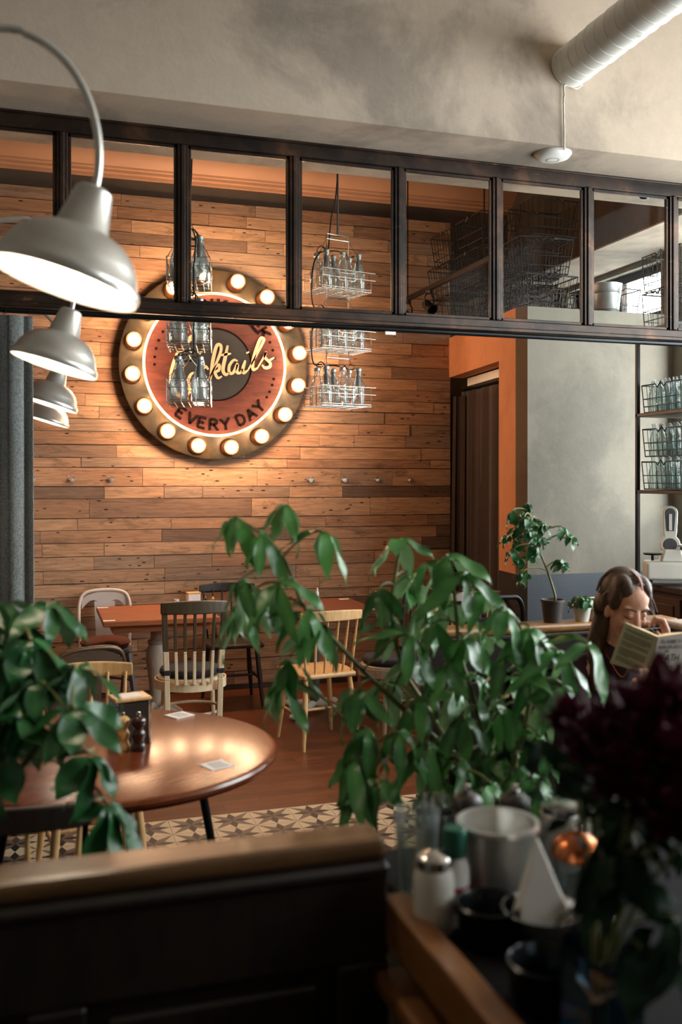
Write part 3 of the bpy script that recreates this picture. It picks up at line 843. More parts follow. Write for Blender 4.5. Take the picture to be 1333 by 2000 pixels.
dcu = empty('curtain', (0, 0, 0), label='dark brown felt curtain in the orange doorway', cat='curtain')
qa, qb = oa + od * 0.10 + on_ * 0.10, oa + od * (s_j + .02) + on_ * 0.16
solid(obj('curtain_cloth', curtain_mesh((qa.x, qa.y), (qb.x, qb.y), 0.02, 2.40, 6, .03, (0.04, 0), 9), M['felt_brown'], dcu, smooth=80))
ra, rb = oa + od * 0.05 + on_ * 0.13, oa + od * (s_j + .05) + on_ * 0.16
obj('curtain_rod', MB().tube([(ra.x, ra.y, 2.425), (rb.x, rb.y, 2.425)], .011, 10), M['rod'], dcu, smooth=60)
obj('tie_fold', curtain_mesh((qa.x - .10, qa.y - .03), (qa.x + .02, qa.y - .10), 0.02, 2.36, 2, .016, (0.035, 0.0), 5), M['felt_brown'], dcu, smooth=80)

# ================================================================ COAT HOOKS
hk_y = WOOD_Y - .024
hm = MB()
hm.box((0, -.003, 0), (.05, .006, .016))
for s in (-1, 1): hm.tube([(s * .012, -.004, .006), (s * .016, -.02, .02), (s * .026, -.022, .022)], .0028, 6)
hm.lathe([(0, 0), (.010, 0), (.012, .02), (.016, .03), (.012, .036), (0, .037)], 14, M=Matrix.Translation((0, 0, -.012)) @ Matrix.Rotation(PI / 2, 4, 'X'))
hook_me = hm.mesh('coat_hook', M['zinc'], 40)
hl = {63: 'zinc coat hook nearest the grey curtain', 140: 'second zinc coat hook from the grey curtain', 217: 'third zinc coat hook from the grey curtain', 606: 'zinc coat hook below the right bottle-crate lamp',
      672: 'second zinc coat hook right of the round sign', 737: 'third zinc coat hook right of the round sign', 800: 'zinc coat hook nearest the doorway curtain'}
for px, lab in hl.items():
    p = PY(px, 936, hk_y)
    tag(put('coat_hook', hook_me, None, (p.x, hk_y, p.z)), lab, 'hook', 'zinc coat hooks on the plank wall')

# ================================================================ BOTTLE-CRATE LAMPS
BOT = [(0, 0), (.040, 0), (.044, .006), (.044, .115), (.040, .135), (.027, .175), (.0185, .20), (.0185, .225), (.021, .228), (.021, .236), (.0175, .238)]
BOT_IN = [(.0165, .236), (.0165, .205)]
bottle_me = MB().shell(BOT[1:], 16).lathe([(0, 0.0), (.040, 0)], 16).mesh('bottle', M['bottle'], 50)
cap_me = MB().lathe([(0, .23), (.022, .23), (.022, .246), (.016, .252), (0, .252)], 16).mesh('bottle_cap', M['zinc'], 40)
sock_me = MB().lathe([(0, .135), (.014, .135), (.016, .15), (.016, .195), (.010, .205), (.010, .232), (0, .232)], 14).mesh('lamp_socket', M['socket_grey'], 40)
sbulb_me = MB().lathe([(0, .06), (.010, .066), (.015, .085), (.013, .105), (.010, .135), (0, .136)], 12).mesh('lamp_bulb', M['glass'], 60)
def carrier(L, W, H, r, dip=True, bright=True):
    """open wire bottle carrier: rims, uprights, base grid"""
    mb = MB()
    def rect(z, e=0.0, dipz=0.0):
        pts = [(-L / 2 - e, -W / 2 - e, z), (L / 2 + e, -W / 2 - e, z), (L / 2 + e, W / 2 + e, z), (-L / 2 - e, W / 2 + e, z)]
        if dipz:
            pts = []
            for sx, sy in ((-1, -1), (1, -1), (1, 1), (-1, 1)):
                pts.append((sx * L / 2, sy * W / 2, z))
                if sx * sy > 0:
                    for q in (-.33, -.25, .25, .33): pts.append((sx * -1 * q * L * (1 if sy < 0 else 1), sy * W / 2, z - (dipz if abs(q) < .3 else 0)))
                else:
                    for q in (-.33, -.22, .22, .33): pts.append((sx * L / 2, -sy * -1 * q * W * (-1 if False else 1) * (1), z - (dipz if abs(q) < .3 else 0)))
        mb.tube(pts, r, 5, closed=True)
    rect(H); rect(H * .62); rect(.0); rect(H * .1)
    for i in range(5):
        x = -L / 2 + L * i / 4
        for s in (-1, 1): mb.tube([(x, s * W / 2, 0), (x, s * W / 2, H)], r, 5)
        mb.tube([(x, -W / 2, 0), (x, W / 2, 0)], r, 5)
    for i in range(1, 3):
        y = -W / 2 + W * i / 3
        for s in (-1, 1): mb.tube([(s * L / 2, y, 0), (s * L / 2, y, H)], r, 5)
    for i in range(1, 6):
        y = -W / 2 + W * i / 6
        mb.tube([(-L / 2, y, 0), (L / 2, y, 0)], r, 5)
    mb.tube([(-L / 2, 0, H), (L / 2, 0, H)], r, 5)
    for q in (-1 / 6, 1 / 6): mb.tube([(q * L, -W / 2, H), (q * L, W / 2, H)], r, 5)
    for s in (-1, 1):                                  # dropped rim piece on each side
        for zz in (H, H * .62):
            mb.tube([(-L * .2, s * (W / 2 + .003), zz), (-L * .14, s * (W / 2 + .003), zz - .02), (L * .14, s * (W / 2 + .003), zz - .02), (L * .2, s * (W / 2 + .003), zz)], r, 5)
        for zz in (H, H * .62): mb.tube([(L / 2, s * W / 2, zz), (L / 2 + .035, s * W / 2, zz)], r, 5)
    return mb
CL, CW, CH = .37, .235, .125
carrier_me = carrier(CL, CW, CH, .0024).mesh('wire_carrier', M['wire_bright'], 60)
def crate_lamp(px, d, rz, tiers_y, label, top_z=CEIL):
    """tiers_y: photo rows of the carrier bases"""
    zs_ = [D(px, y, d).z for y in tiers_y]
    base = D(px, tiers_y[-1], d)
    L = empty('bottle_crate_lamp', (base.x, base.y, zs_[-1]), rz, label, 'pendant lamp', 'hanging bottle-crate lamps')
    z0 = zs_[-1]
    for ti, z in enumerate(zs_):
        zz = z - z0
        c = put('wire_carrier', carrier_me, L, (0, 0, zz))
        for i in range(3):
            for j in (-1, 1):
                b = put('bottle', bottle_me, L, ((i - 1) * .122, j * .058, zz + .004))
                put('bottle_cap', cap_me, b)
                if (i + (j > 0)) % 2 == 0:
                    put('lamp_socket', sock_me, b); put('lamp_bulb', sbulb_me, b)
        hb = MB()                                       # carrying handle above this tier
        ht = zz + .345 if ti == 0 else (zs_[ti - 1] - z0) - .045
        hw = .085
        for s in (-1, 1):
            hb.tube([(s * hw, 0, ht), (s * CL * .40, -CW / 2, zz + CH)], .0026, 5)
            hb.tube([(s * hw, 0, ht), (s * CL * .40, CW / 2, zz + CH)], .0026, 5)
            if ti: hb.tube([(s * hw, 0, ht), (s * hw, 0, ht + .048)], .004, 6)
        hb.tube([(-hw, 0, ht), (hw, 0, ht)], .005, 6)
        if ti == 0:
            hb.tube([(-hw, 0, ht), (-hw, 0, ht + .032), (hw, 0, ht + .032), (hw, 0, ht)], .005, 6)
        obj('handle', hb, M['wire_bright'], L, smooth=60)
        cbm = MB()
        pts = [(-.122, -.058, zz + .25), (-.14, -.02, zz + .285), (-.122, .058, zz + .262), (-.03, .0, zz + .27), (0, -.058, zz + .252), (.05, 0, zz + .275), (.122, .058, zz + .255), (.14, 0, zz + .262), (.122, -.058, zz + .25)]
        cbm.tube(smooth_path(pts, 4), .004, 6)
        if ti: cbm.tube(smooth_path([(-.122, .0, zz + .27), (-.2, -.03, zz + .27), (-.215, -.03, zz + .40), (-.20, -.04, zz + .55), (-.14, -.02, zz + .63)], 4), .0045, 6)
        obj('black_cable', cbm, M['cable'], L, smooth=60)
    t0 = zs_[0] - z0 + .377
    obj('hanging_rod', MB().tube([(0, 0, t0), (0, 0, top_z - z0)], .007, 8), M['grey_metal'], L, smooth=60)
    obj('supply_cable', MB().tube(smooth_path([(-.07, 0, t0 - .1), (-.05, 0, t0 + .1), (-.012, -.012, t0 + .35), (-.008, -.012, top_z - z0)], 5), .0045, 6), M['cable'], L, smooth=60)
    obj('ceiling_rose', MB().lathe([(0, top_z - z0 - .03), (.03, top_z - z0 - .03), (.05, top_z - z0), (0, top_z - z0)], 16), M['grey_metal'], L, smooth=40)
crate_lamp(660, 6.25, math.radians(14), (572, 686, 795), 'right bottle-crate lamp of three hanging tiers beside the sign')
crate_lamp(371, 5.35, math.radians(79), (560, 680, 790), 'left bottle-crate lamp hanging in front of the round sign')

# ================================================================ TRACK WITH SPOTLIGHTS
tk = empty('spotlight_track', (2.86, 5.75, 3.13), label='black lighting track running towards the wire crates', cat='track light')
obj('track_bar', MB().box((0, .80, 0), (.035, 1.75, .035)), M['black_metal'], tk, bevel=0.004)
for yy in (.1, 1.5): obj('track_hanger', MB().tube([(0, yy, .017), (0, yy, CEIL - 3.13)], .005, 6), M['black_metal'], tk)
def spot(y, lab):
    s = empty('spotlight', (2.86, 5.75 + y, 3.1125), 0.3, lab, 'spotlight', 'black track spotlights')
    obj('bracket', MB().box((0, 0, -.012), (.03, .05, .024)).tube([(-.02, 0, -.02), (-.045, 0, -.05), (-.045, 0, -.12)], .006, 6).tube([(.02, 0, -.02), (.045, 0, -.05), (.045, 0, -.12)], .006, 6), M['black_metal'], s)
    obj('lamp_head', MB().lathe([(0, -.06), (.03, -.06), (.036, -.04), (.04, .03), (.045, .05), (.04, .05), (.03, .0), (0, 0)], 18, M=Matrix.Translation((0, 0, -.125)) @ Matrix.Rotation(2.2, 4, 'X')), M['black_metal'], s, smooth=40)
spot(1.50, 'black spotlight at the far end of the track'); spot(1.05, 'black spotlight nearer the wire crates')

# ================================================================ WIRE CRATES
def wire_crate(L, W, H, r=.0035, taper=.03, nx=8, ny=6, loop=True):
    mb = MB()
    def pt(sx, sy, t):
        k = taper * (t - 1)
        return Vector((sx * (L / 2 + k), sy * (W / 2 + k), H * t))
    for t, rr in ((1, r * 1.5), (.5, r), (.22, r), (0, r * 1.2)):
        pts = []
        for (ax, ay), (bx, by) in (((-1, -1), (1, -1)), ((1, -1), (1, 1)), ((1, 1), (-1, 1)), ((-1, 1), (-1, -1))):
            a, b = pt(ax, ay, t), pt(bx, by, t)
            pts.append(a)
            if t == 1 and loop and ax != bx:
                for q, dz in ((.36, 0), (.42, -.02), (.47, .0), (.5, .012), (.53, .0), (.58, -.02), (.64, 0)): pts.append(a.lerp(b, q) + Vector((0, 0, dz)))
        mb.tube(pts, rr, 5, closed=True)
    for i in range(1, nx):
        x = -1 + 2 * i / nx
        for s in (-1, 1):
            mb.tube([pt(x, s, 0), pt(x * (1.0 if i % 3 else .9), s, 1)], r * .75, 4)
        mb.tube([pt(x, -1, 0), pt(x, 1, 0)], r * .75, 4)
    for i in range(1, ny):
        y = -1 + 2 * i / ny
        for s in (-1, 1): mb.tube([pt(s, y, 0), pt(s, y, 1)], r * .75, 4)
        mb.tube([pt(-1, y, 0), pt(1, y, 0)], r * .75, 4)
    for sx in (-1, 1):
        for sy in (-1, 1): mb.tube([pt(sx, sy, 0), pt(sx, sy, 1)], r * 1.1, 5)
    return mb
KL, KW, KH = .42, .33, .245
crate_me = wire_crate(KL, KW, KH).mesh('wire_crate', M['wire'], 60)
def put_crate(x, y, z, rz, lab, me=crate_me):
    return tag(put('wire_crate', me, None, (x, y, z), rz), lab, 'crate', 'wire crates stacked above the boxed corner')
z0_ = BOX_TOP + .005
ly = KH + .024
for (x, y, l, rz, lab) in (
    (3.48, 6.20, 0, .03, 'lower wire crate at the front edge of the grey wall top'), (3.46, 6.22, 1, -.04, 'upper wire crate of the front stack above the grey wall'),
    (3.52, 6.20, 2, .05, 'third wire crate up in the front stack, in shadow'),
    (3.30, 6.62, 0, 1.60, 'bottom wire crate of the second stack along the orange wall'), (3.26, 6.64, 1, 1.55, 'second-layer wire crate of the second stack'), (3.28, 6.66, 2, 1.62, 'top wire crate of the second stack'),
    (3.30, 7.13, 0, 1.52, 'bottom wire crate nearest the plank wall'), (3.24, 7.13, 1, 1.57, 'middle wire crate nearest the plank wall'), (3.27, 7.13, 2, 1.60, 'top wire crate nearest the plank wall, under the cornice'),
    (3.68, 6.64, 0, 1.57, 'bottom wire crate in the middle of the heap'), (3.66, 6.66, 1, 1.50, 'second-layer wire crate in the middle of the heap'),
    (3.68, 7.10, 0, 1.58, 'bottom wire crate at the back of the heap'), (3.67, 7.12, 1, 1.55, 'second-layer wire crate at the back of the heap'),
    (4.18, 6.45, 0, .10, 'wire crate standing against the small upper window'), (4.16, 6.95, 0, 1.5, 'wire crate behind the zinc bucket')):
    put_crate(x, y, z0_ + l * ly, rz, lab)
bp = PY(1178, 592, 6.16)
bk = empty('zinc_bucket', (bp.x, 6.12, z0_), label='galvanised bucket standing on the grey wall top', cat='bucket')
obj('bucket_body', MB().shell([(.0, .002), (.088, 0), (.094, .03), (.097, .033), (.095, .037), (.108, .15), (.112, .153), (.110, .158), (.116, .215), (.120, .222), (.114, .222), (.105, .15), (.086, .008), (0, .008)], 32), M['zinc'], bk, smooth=35)
for s in (-1, 1): obj('bucket_ear', MB().tube([Vector((s * (.112 + .012 * math.sin(a)), .02 * math.cos(a), .19)) for a in [k * PI / 6 for k in range(7)]], .004, 6), M['zinc'], bk)

# ================================================================ COUNTER, SHELF UNIT, BOTTLE CRATES, SCALE
ct = empty('counter_cabinet', (4.01, 4.30, 0), label='dark panelled wooden counter along the window wall', cat='cabinet')
obj('cabinet_body', MB().span((-.38, -.92, 0), (.40, .92, .98)), M['wood_cab'], ct, bevel=.004)
obj('worktop', MB().span((-.42, -.94, .98), (.40, .94, 1.02)), M['wood_black'], ct, bevel=.006)
for i in range(4):
    y = -.92 + .46 * i
    d_ = obj('door', MB().span((-.405, y + .015, .10), (-.38, y + .445, .72)), M['wood_cab'], ct, bevel=.004)
    obj('door_panel', MB().span((-.413, y + .09, .18), (-.405, y + .37, .64)), M['wood_cab'], d_, bevel=.004)
    dr = obj('drawer', MB().span((-.405, y + .015, .75), (-.38, y + .445, .95)), M['wood_cab'], ct, bevel=.004)
    obj('drawer_panel', MB().span((-.413, y + .07, .79), (-.405, y + .39, .91)), M['wood_cab'], dr, bevel=.004)
    obj('knob', MB().ball((-.425, y + .23, .85), .014, 10, 8), M['bronze'], dr, smooth=60)

SX0, SX1, SY0, SY1 = 3.60, 4.02, 4.80, 5.215
SYN = 4.20
sh = empty('shelf_unit', (SX0, SYN, 1.02), label='black steel shelf unit on the counter by the window', cat='shelf')
for xx in (0.012, SX1 - SX0 - .012):
    for yy, zt in ((0.012, 2.38), (SY1 - SYN - .012, 2.60)): obj('post', MB().box((xx, yy, (zt - 1.02) / 2), (.024, .024, zt - 1.02)), M['black_metal'], sh, bevel=.002)
SHELF_Z = (1.595, 2.076, 2.60)
for z in SHELF_Z: obj('shelf_board', MB().span((0, 0 if z < 2.5 else SY0 - SYN, z - 1.02 - .022), (SX1 - SX0 if z < 2.5 else X_R - SX0, SY1 - SYN, z - 1.02)), M['wood_black'], sh, bevel=.003)
gcr_me = wire_crate(.385, .34, .17, .0032, .012, 8, 6, True).mesh('bottle_crate', M['wire_green'], 60)
ab_me = MB().shell([(0, .003), (.026, .0), (.029, .005), (.029, .10), (.022, .13), (.0125, .165), (.0125, .19), (.0145, .192), (.0145, .199), (.0115, .20)], 12).mesh('bottle', M['bottle_aqua'], 50)
for z, where, dx in ((SHELF_Z[0], 'on the lower shelf, bottom crate', 0.0), (SHELF_Z[0] + .205, 'on the lower shelf, upper crate', 0.006), (SHELF_Z[1], 'on the middle shelf', 0.0)):
    cx, cy = (SX0 + SX1) / 2 + dx, (SY0 + SY1) / 2
    tag(put('bottle_crate', gcr_me, None, (cx, cy, z + .006), PI / 2), 'green wire bottle crate ' + where, 'crate', 'wire crates full of bottles')
    for i in range(5):
        for j in range(5):
            tag(put('bottle', ab_me, None, (cx - .12 + j * .06, cy - .144 + i * .072, z + .010)), 'clear glass bottle standing in the green wire crate ' + where, 'bottle', 'bottles ' + where)
for k, lab in ((0, 'dark wire crate on the top shelf board'), (1, 'dark wire crate stacked highest above the shelf unit')):
    tag(put('wire_crate', wire_crate(.38, .34, .22, .0032, .012).mesh('wire_crate', M['wire'], 60), None, ((SX0 + SX1) / 2, (SY0 + SY1) / 2, SHELF_Z[2] + .006 + k * .235), PI / 2), lab, 'crate', 'wire crates on the shelf unit')

sp_ = Vector((3.70, 5.00, 1.02))
scl = empty('shop_scale', sp_, math.radians(-28), 'old white enamel shop scale on the counter', 'scale')
obj('scale_base', MB().box((0, 0, .085), (.30, .20, .11)), M['ceramic'], scl, bevel=.018, seg=3)
for sx in (-1, 1):
    for sy in (-1, 1): obj('foot', MB().lathe([(0, 0), (.014, 0), (.012, .032), (0, .032)], 10, M=Matrix.Translation((sx * .12, sy * .07, 0))), M['black_metal'], scl, smooth=40)
obj('scale_neck', MB().prism([(-.07, .14), (.07, .14), (.05, .215), (-.05, .215)], .12, M=Matrix.Translation((.01, .06, 0)) @ Matrix.Rotation(PI / 2, 4, 'X')), M['ceramic'], scl, bevel=.01, seg=2)
head = MB()
outl = []
for a in range(0, 181, 15): outl.append((.045 * math.cos(math.radians(a)), .455 + .045 * math.sin(math.radians(a))))
outl += [(-.040, .34), (-.034, .31)]
for a in range(130, 411, 20): outl.append((.060 * math.cos(math.radians(a)), .262 + .060 * math.sin(math.radians(a))))
outl += [(.034, .31), (.040, .34)]
head.prism(outl, .055, M=Matrix.Translation((.0, .03, -.02)) @ Matrix.Rotation(PI / 2, 4, 'X'))
obj('dial_head', head, M['ceramic'], scl, bevel=.006, seg=2)
wo = [(.030 * math.cos(math.radians(a)), .455 + .030 * math.sin(math.radians(a))) for a in range(0, 181, 20)] + [(-.022, .345), (.022, .345)]
obj('dial_window', MB().prism(wo, .006, M=Matrix.Translation((0, -.022, -.02)) @ Matrix.Rotation(PI / 2, 4, 'X')), M['grey_metal'], scl, bevel=.001)
obj('dial_scale', MB().box((0, -.030, .38), (.018, .003, .10)), M['paper'], scl)
obj('round_badge', MB().lathe([(0, 0), (.040, 0), (.038, .006), (0, .007)], 28, M=Matrix.Translation((0, -.024, .242)) @ Matrix.Rotation(PI / 2, 4, 'X')), M['grey_metal'], scl, smooth=40)
obj('weighing_pan', MB().lathe([(0, .205), (.02, .205), (.02, .225), (.105, .230), (.115, .240), (.11, .242), (0, .236)], 30, M=Matrix.Translation((.16, -.01, 0))), M['white_plastic'], scl, smooth=40)
obj('weight_plate', MB().lathe([(0, .175), (.012, .175), (.012, .205), (.075, .21), (.08, .22), (0, .22)], 24, M=Matrix.Translation((-.105, -.03, -.03)) @ Matrix.Diagonal((.7, .7, 1, 1))), M['black_metal'], scl, smooth=40)

# ================================================================ CHAIRS AND TABLES
def split_bar(mb, p0, p1, w, t, zsplit, top=1, low=0):
    """flat bar from p0 (low) to p1 (high); material changes at height zsplit"""
    p0, p1 = Vector(p0), Vector(p1)
    f = max(0.0, min(1.0, (zsplit - p0.z) / (p1.z - p0.z)))
    mid = p0.lerp(p1, f)
    for a, b, mi in ((p0, mid, low), (mid, p1, top)):
        if (b - a).length < 1e-4: continue
        vs_ = [(q.x + sx * w / 2, q.y + sy * t / 2, q.z) for q in (a, b) for sx, sy in ((-1, -1), (1, -1), (1, 1), (-1, 1))]
        mb.add(vs_, [(3, 2, 1, 0), (4, 5, 6, 7), (0, 1, 5, 4), (1, 2, 6, 5), (2, 3, 7, 6), (3, 0, 4, 7)], mi)
    return mb
def arc_rail(mb, w, y, bow, z0, z1, t, n=8, mi=0):
    """back rail curved in plan, between heights z0 and z1"""
    vs_, fs_ = [], []
    for i in range(n + 1):
        s = -1 + 2 * i / n
        x = s * w / 2; yy = y + bow * s * s
        zz1 = z1 + .012 * (1 - s * s)
        vs_ += [(x, yy - t / 2, z0), (x, yy + t / 2, z0), (x, yy + t / 2, zz1), (x, yy - t / 2, zz1)]
    for i in range(n):
        for j in range(4):
            a, b = i * 4 + j, i * 4 + (j + 1) % 4
            fs_.append((a, a + 4, b + 4, b))
    fs_.append((0, 1, 2, 3)); fs_.append((n * 4 + 3, n * 4 + 2, n * 4 + 1, n * 4))
    return mb.add(vs_, fs_, mi)
# the sitter looks to local +y; the backrest is at -y
def spindle_chair(loc, rz, label, wd, n_sp=6, top=.85, crest_mat=None, seat_mat=None, group='spindle-back wooden chairs'):
    c = empty('spindle_chair', (*loc, 0), rz, label, 'chair', group)
    se = MB()
    pl = [(.20, .20), (-.20, .20), (-.215, 0), (-.18, -.19), (.18, -.19), (.215, 0)]
    obj('seat', MB().prism(pl, .03, Matrix.Translation((0, 0, .43))), seat_mat or wd, c, bevel=.012, seg=2)
    for sx in (-1, 1):
        for y0, y1 in ((.15, .19), (-.15, -.205)):
            obj('leg', MB().tube([(sx * .15, y0, .432), (sx * .17, (y0 + y1) / 2, .22), (sx * .19, y1, 0)], [.015, .0185, .011], 10), wd, c, smooth=50)
        obj('stretcher', MB().tube([(sx * .17, .172, .20), (sx * .172, 0, .20), (sx * .17, -.178, .20)], [.008, .011, .008], 8), wd, c, smooth=50)
    obj('stretcher', MB().tube([(-.17, .0, .20), (0, 0, .20), (.17, .0, .20)], [.008, .011, .008], 8), wd, c, smooth=50)
    for i in range(n_sp):
        s = -1 + 2 * i / (n_sp - 1)
        obj('spindle', MB().tube([(s * .155, -.155 - .01, .455), (s * .172, -.195 + .02 * s * s, .62), (s * .185, -.235 + .035 * s * s, top - .035)], [.0075, .0095, .006], 8), wd, c, smooth=50)
    obj('crest_rail', arc_rail(MB(), .43, -.245, .045, top - .055, top, .018, 10), crest_mat or wd, c, bevel=.006, seg=2)
    return c
def two_tone_chair(loc, rz, label, up, low, zsplit, cushion, n_sl=5, top=.92, strap=True):
    c = empty('slat_back_chair', (*loc, 0), rz, label, 'chair', 'two-tone slat-back chairs')
    st = [(.205 * math.cos(a), .20 * math.sin(a)) for a in [k * PI / 10 for k in range(20)]]
    obj('seat', MB().prism(st, .022, Matrix.Translation((0, 0, .432))), low, c, bevel=.006)
    band = MB()
    ring = [(.212 * math.cos(a), .208 * math.sin(a)) for a in [k * PI / 14 for k in range(28)]]
    vs_ = [(x * k, y * k, z) for z in (.385, .44) for k in (1.0, 1.045) for x, y in ring]
    n = 28
    fs_ = []
    for i in range(n):
        j = (i + 1) % n
        fs_ += [(n + i, n + j, 3 * n + j, 3 * n + i), (j, i, 2 * n + i, 2 * n + j), (2 * n + i, 3 * n + i, 3 * n + j, 2 * n + j), (i, j, n + j, n + i)]
    obj('seat_apron', band.add(vs_, fs_), low, c, smooth=40)
    ring2 = MB().tube([(.19 * math.cos(a), .19 * math.sin(a), .24) for a in [k * PI / 12 for k in range(24)]], .010, 8, closed=True)
    obj('leg_ring', ring2, low, c, smooth=60)
    for sx in (-1, 1):
        st_ = MB()
        split_bar(st_, (sx * .152, -.175, 0.0), (sx * .160, -.195, .46), .034, .026, zsplit)
        split_bar(st_, (sx * .160, -.195, .46), (sx * .178, -.235, top - .03), .034, .024, zsplit)
        obj('back_post', st_, [low, up], c, bevel=.004)
        obj('leg', MB().tube([(sx * .145, .135, .435), (sx * .17, .17, 0)], [.018, .012], 10), low, c, smooth=50)
        if strap: obj('cushion_tie', MB().box((sx * .160, -.200, .508), (.046, .036, .03)), M['black_cloth'], c, bevel=.006)
    for i in range(n_sl):
        s = -1 + 2 * (i + 1) / (n_sl + 1)
        m_ = MB(); split_bar(m_, (s * .155, -.205 - .018 * (1 - s * s), .43), (s * .165, -.225 - .012 * (1 - s * s), .62), .019, .011, zsplit)
        split_bar(m_, (s * .165, -.225 - .012 * (1 - s * s), .62), (s * .176, -.245 - .025 * (1 - s * s), top - .05), .019, .011, zsplit)
        obj('slat', m_, [low, up], c, bevel=.003)
    obj('crest_rail', arc_rail(MB(), .40, -.275, .045, top - .07, top, .022, 10), up if zsplit < top else low, c, bevel=.008, seg=2)
    cu = [(.19 * math.cos(a), .185 * math.sin(a) + .005) for a in [k * PI / 10 for k in range(20)]]
    obj('seat_cushion', MB().prism(cu, .05, Matrix.Translation((0, 0, .455))), cushion, c, bevel=.022, seg=3, smooth=60)
    return c
def tin_chair(loc, rz, label, body, legs, cushion=None, sc=1.0):
    c = empty('tin_chair', (*loc, 0), rz, label, 'chair', 'pressed-metal cafe chairs')
    pl = [(.17, .17), (-.17, .17), (-.19, .0), (-.165, -.16), (.165, -.16), (.19, 0)]
    obj('seat', MB().prism(pl, .03, Matrix.Translation((0, 0, .425))), legs, c, bevel=.012, seg=2)
    for sx in (-1, 1):
        for sy in (-1, 1):
            a, b = Vector((sx * .155, sy * .14, .43)), Vector((sx * .215, sy * .205, 0))
            obj('leg', MB().tube([a, b], [.024, .014], 6), legs, c)
    # hooped back with a pressed splat
    hoop = [(-.175, -.165, .43), (-.185, -.20, .62), (-.178, -.225, .76), (-.13, -.24, .825), (0, -.245, .84), (.13, -.24, .825), (.178, -.225, .76), (.185, -.20, .62), (.175, -.165, .43)]
    obj('back_hoop', MB().tube(smooth_path(hoop, 5), .0125, 8), body, c, smooth=60)
    out = []
    for i in range(13):
        s = -1 + 2 * i / 12
        out.append((s * .165, .825 - .05 * abs(s) ** 3))
    low = []
    for i in range(13):
        s = 1 - 2 * i / 12
        low.append((s * .165, .70 + .068 * math.sin(PI * abs(s))))
    T = Matrix.Translation((0, -.236, 0)) @ Matrix.Rotation(PI / 2, 4, 'X')
    obj('back_panel', MB().prism(out[::-1] + low[::-1], .004, T), body, c)
    obj('back_splat', MB().prism([(-.075, .76), (-.06, .455), (.06, .455), (.075, .76)], .004, Matrix.Translation((0, -.205, 0)) @ Matrix.Rotation(PI / 2, 4, 'X') @ Matrix.Rotation(math.radians(0), 4, 'Y')), body, c)
    obj('cross_brace', MB().tube([(-.19, .17, .24), (.19, -.17, .24)], .009, 6).tube([(.19, .17, .24), (-.19, -.17, .24)], .009, 6), legs, c)
    if cushion:
        obj('seat_cushion', MB().ball((0, -.0, .49), (.18, .17, .045), 20, 10), cushion, c, smooth=60)
    return c
spindle_chair((0.21, 4.13), PI + .12, 'light beech spindle chair behind the round table', M['wood_light'], 6, .84)
spindle_chair((-0.06, 2.72), -.12, 'light-legged chair with its unlit back painted dark at lower left, nearest the viewer', M['wood_light'], 4, .84, M['wood_black'], M['wood_black'])  # crest coloured dark to paint in the shade on its unlit back
spindle_chair((1.695, 5.66 + .20), .16, 'light beech spindle chair in front of the dark table', M['wood_light'], 6, .845)
spindle_chair((2.95, 6.42), .1, 'white spindle chair behind the big green plant', M['white_paint'], 6, .86)
two_tone_chair((.90, 5.75 + .2), -.05, 'half dark, half pale slat-back chair at the left table', M['wood_olive'], M['wood_pale'], .635, M['black_cloth'], 5, .93)
two_tone_chair((2.22, 5.93), PI / 2 + .25, 'grey-washed chair with dark upper back turned sideways', M['wood_black'], M['wood_greywash'], .60, M['black_cloth'], 5, .93)
tin_chair((.46, 7.10), PI - .04, 'white pressed-metal chair between plank wall and left table', M['white_paint'], M['grey_metal'], M['brown_cloth'])
tin_chair((.16, 5.02), .35, 'bronze metal chair left of the left table', M['bronze'], M['bronze'])
dk = spindle_chair((1.38, 7.06), PI, 'black-brown wooden chair against the plank wall between the tables', M['wood_black'], 6, .86)
bc = empty('black_tube_chair', (2.60, 5.45, 0), .2, 'black chair with a rounded tube back by the slate dado', 'chair')
obj('seat', MB().prism([(.2, .2), (-.2, .2), (-.2, -.18), (.2, -.18)], .03, Matrix.Translation((0, 0, .44))), M['black_metal'], bc, bevel=.01)
obj('back_hoop', MB().tube(smooth_path([(-.21, -.17, .0), (-.21, -.18, .45), (-.21, -.21, .80), (-.17, -.22, .925), (-.08, -.225, .945), (.08, -.225, .945), (.17, -.22, .925), (.21, -.21, .80), (.21, -.18, .45), (.21, -.17, 0)], 5), .016, 8), M['black_metal'], bc, smooth=60)
obj('back_panel', MB().box((0, -.205, .72), (.38, .012, .22)), M['black_metal'], bc, bevel=.005)
for sx in (-1, 1): obj('leg', MB().tube([(sx * .18, .18, .44), (sx * .2, .2, 0)], .013, 8), M['black_metal'], bc, smooth=60)

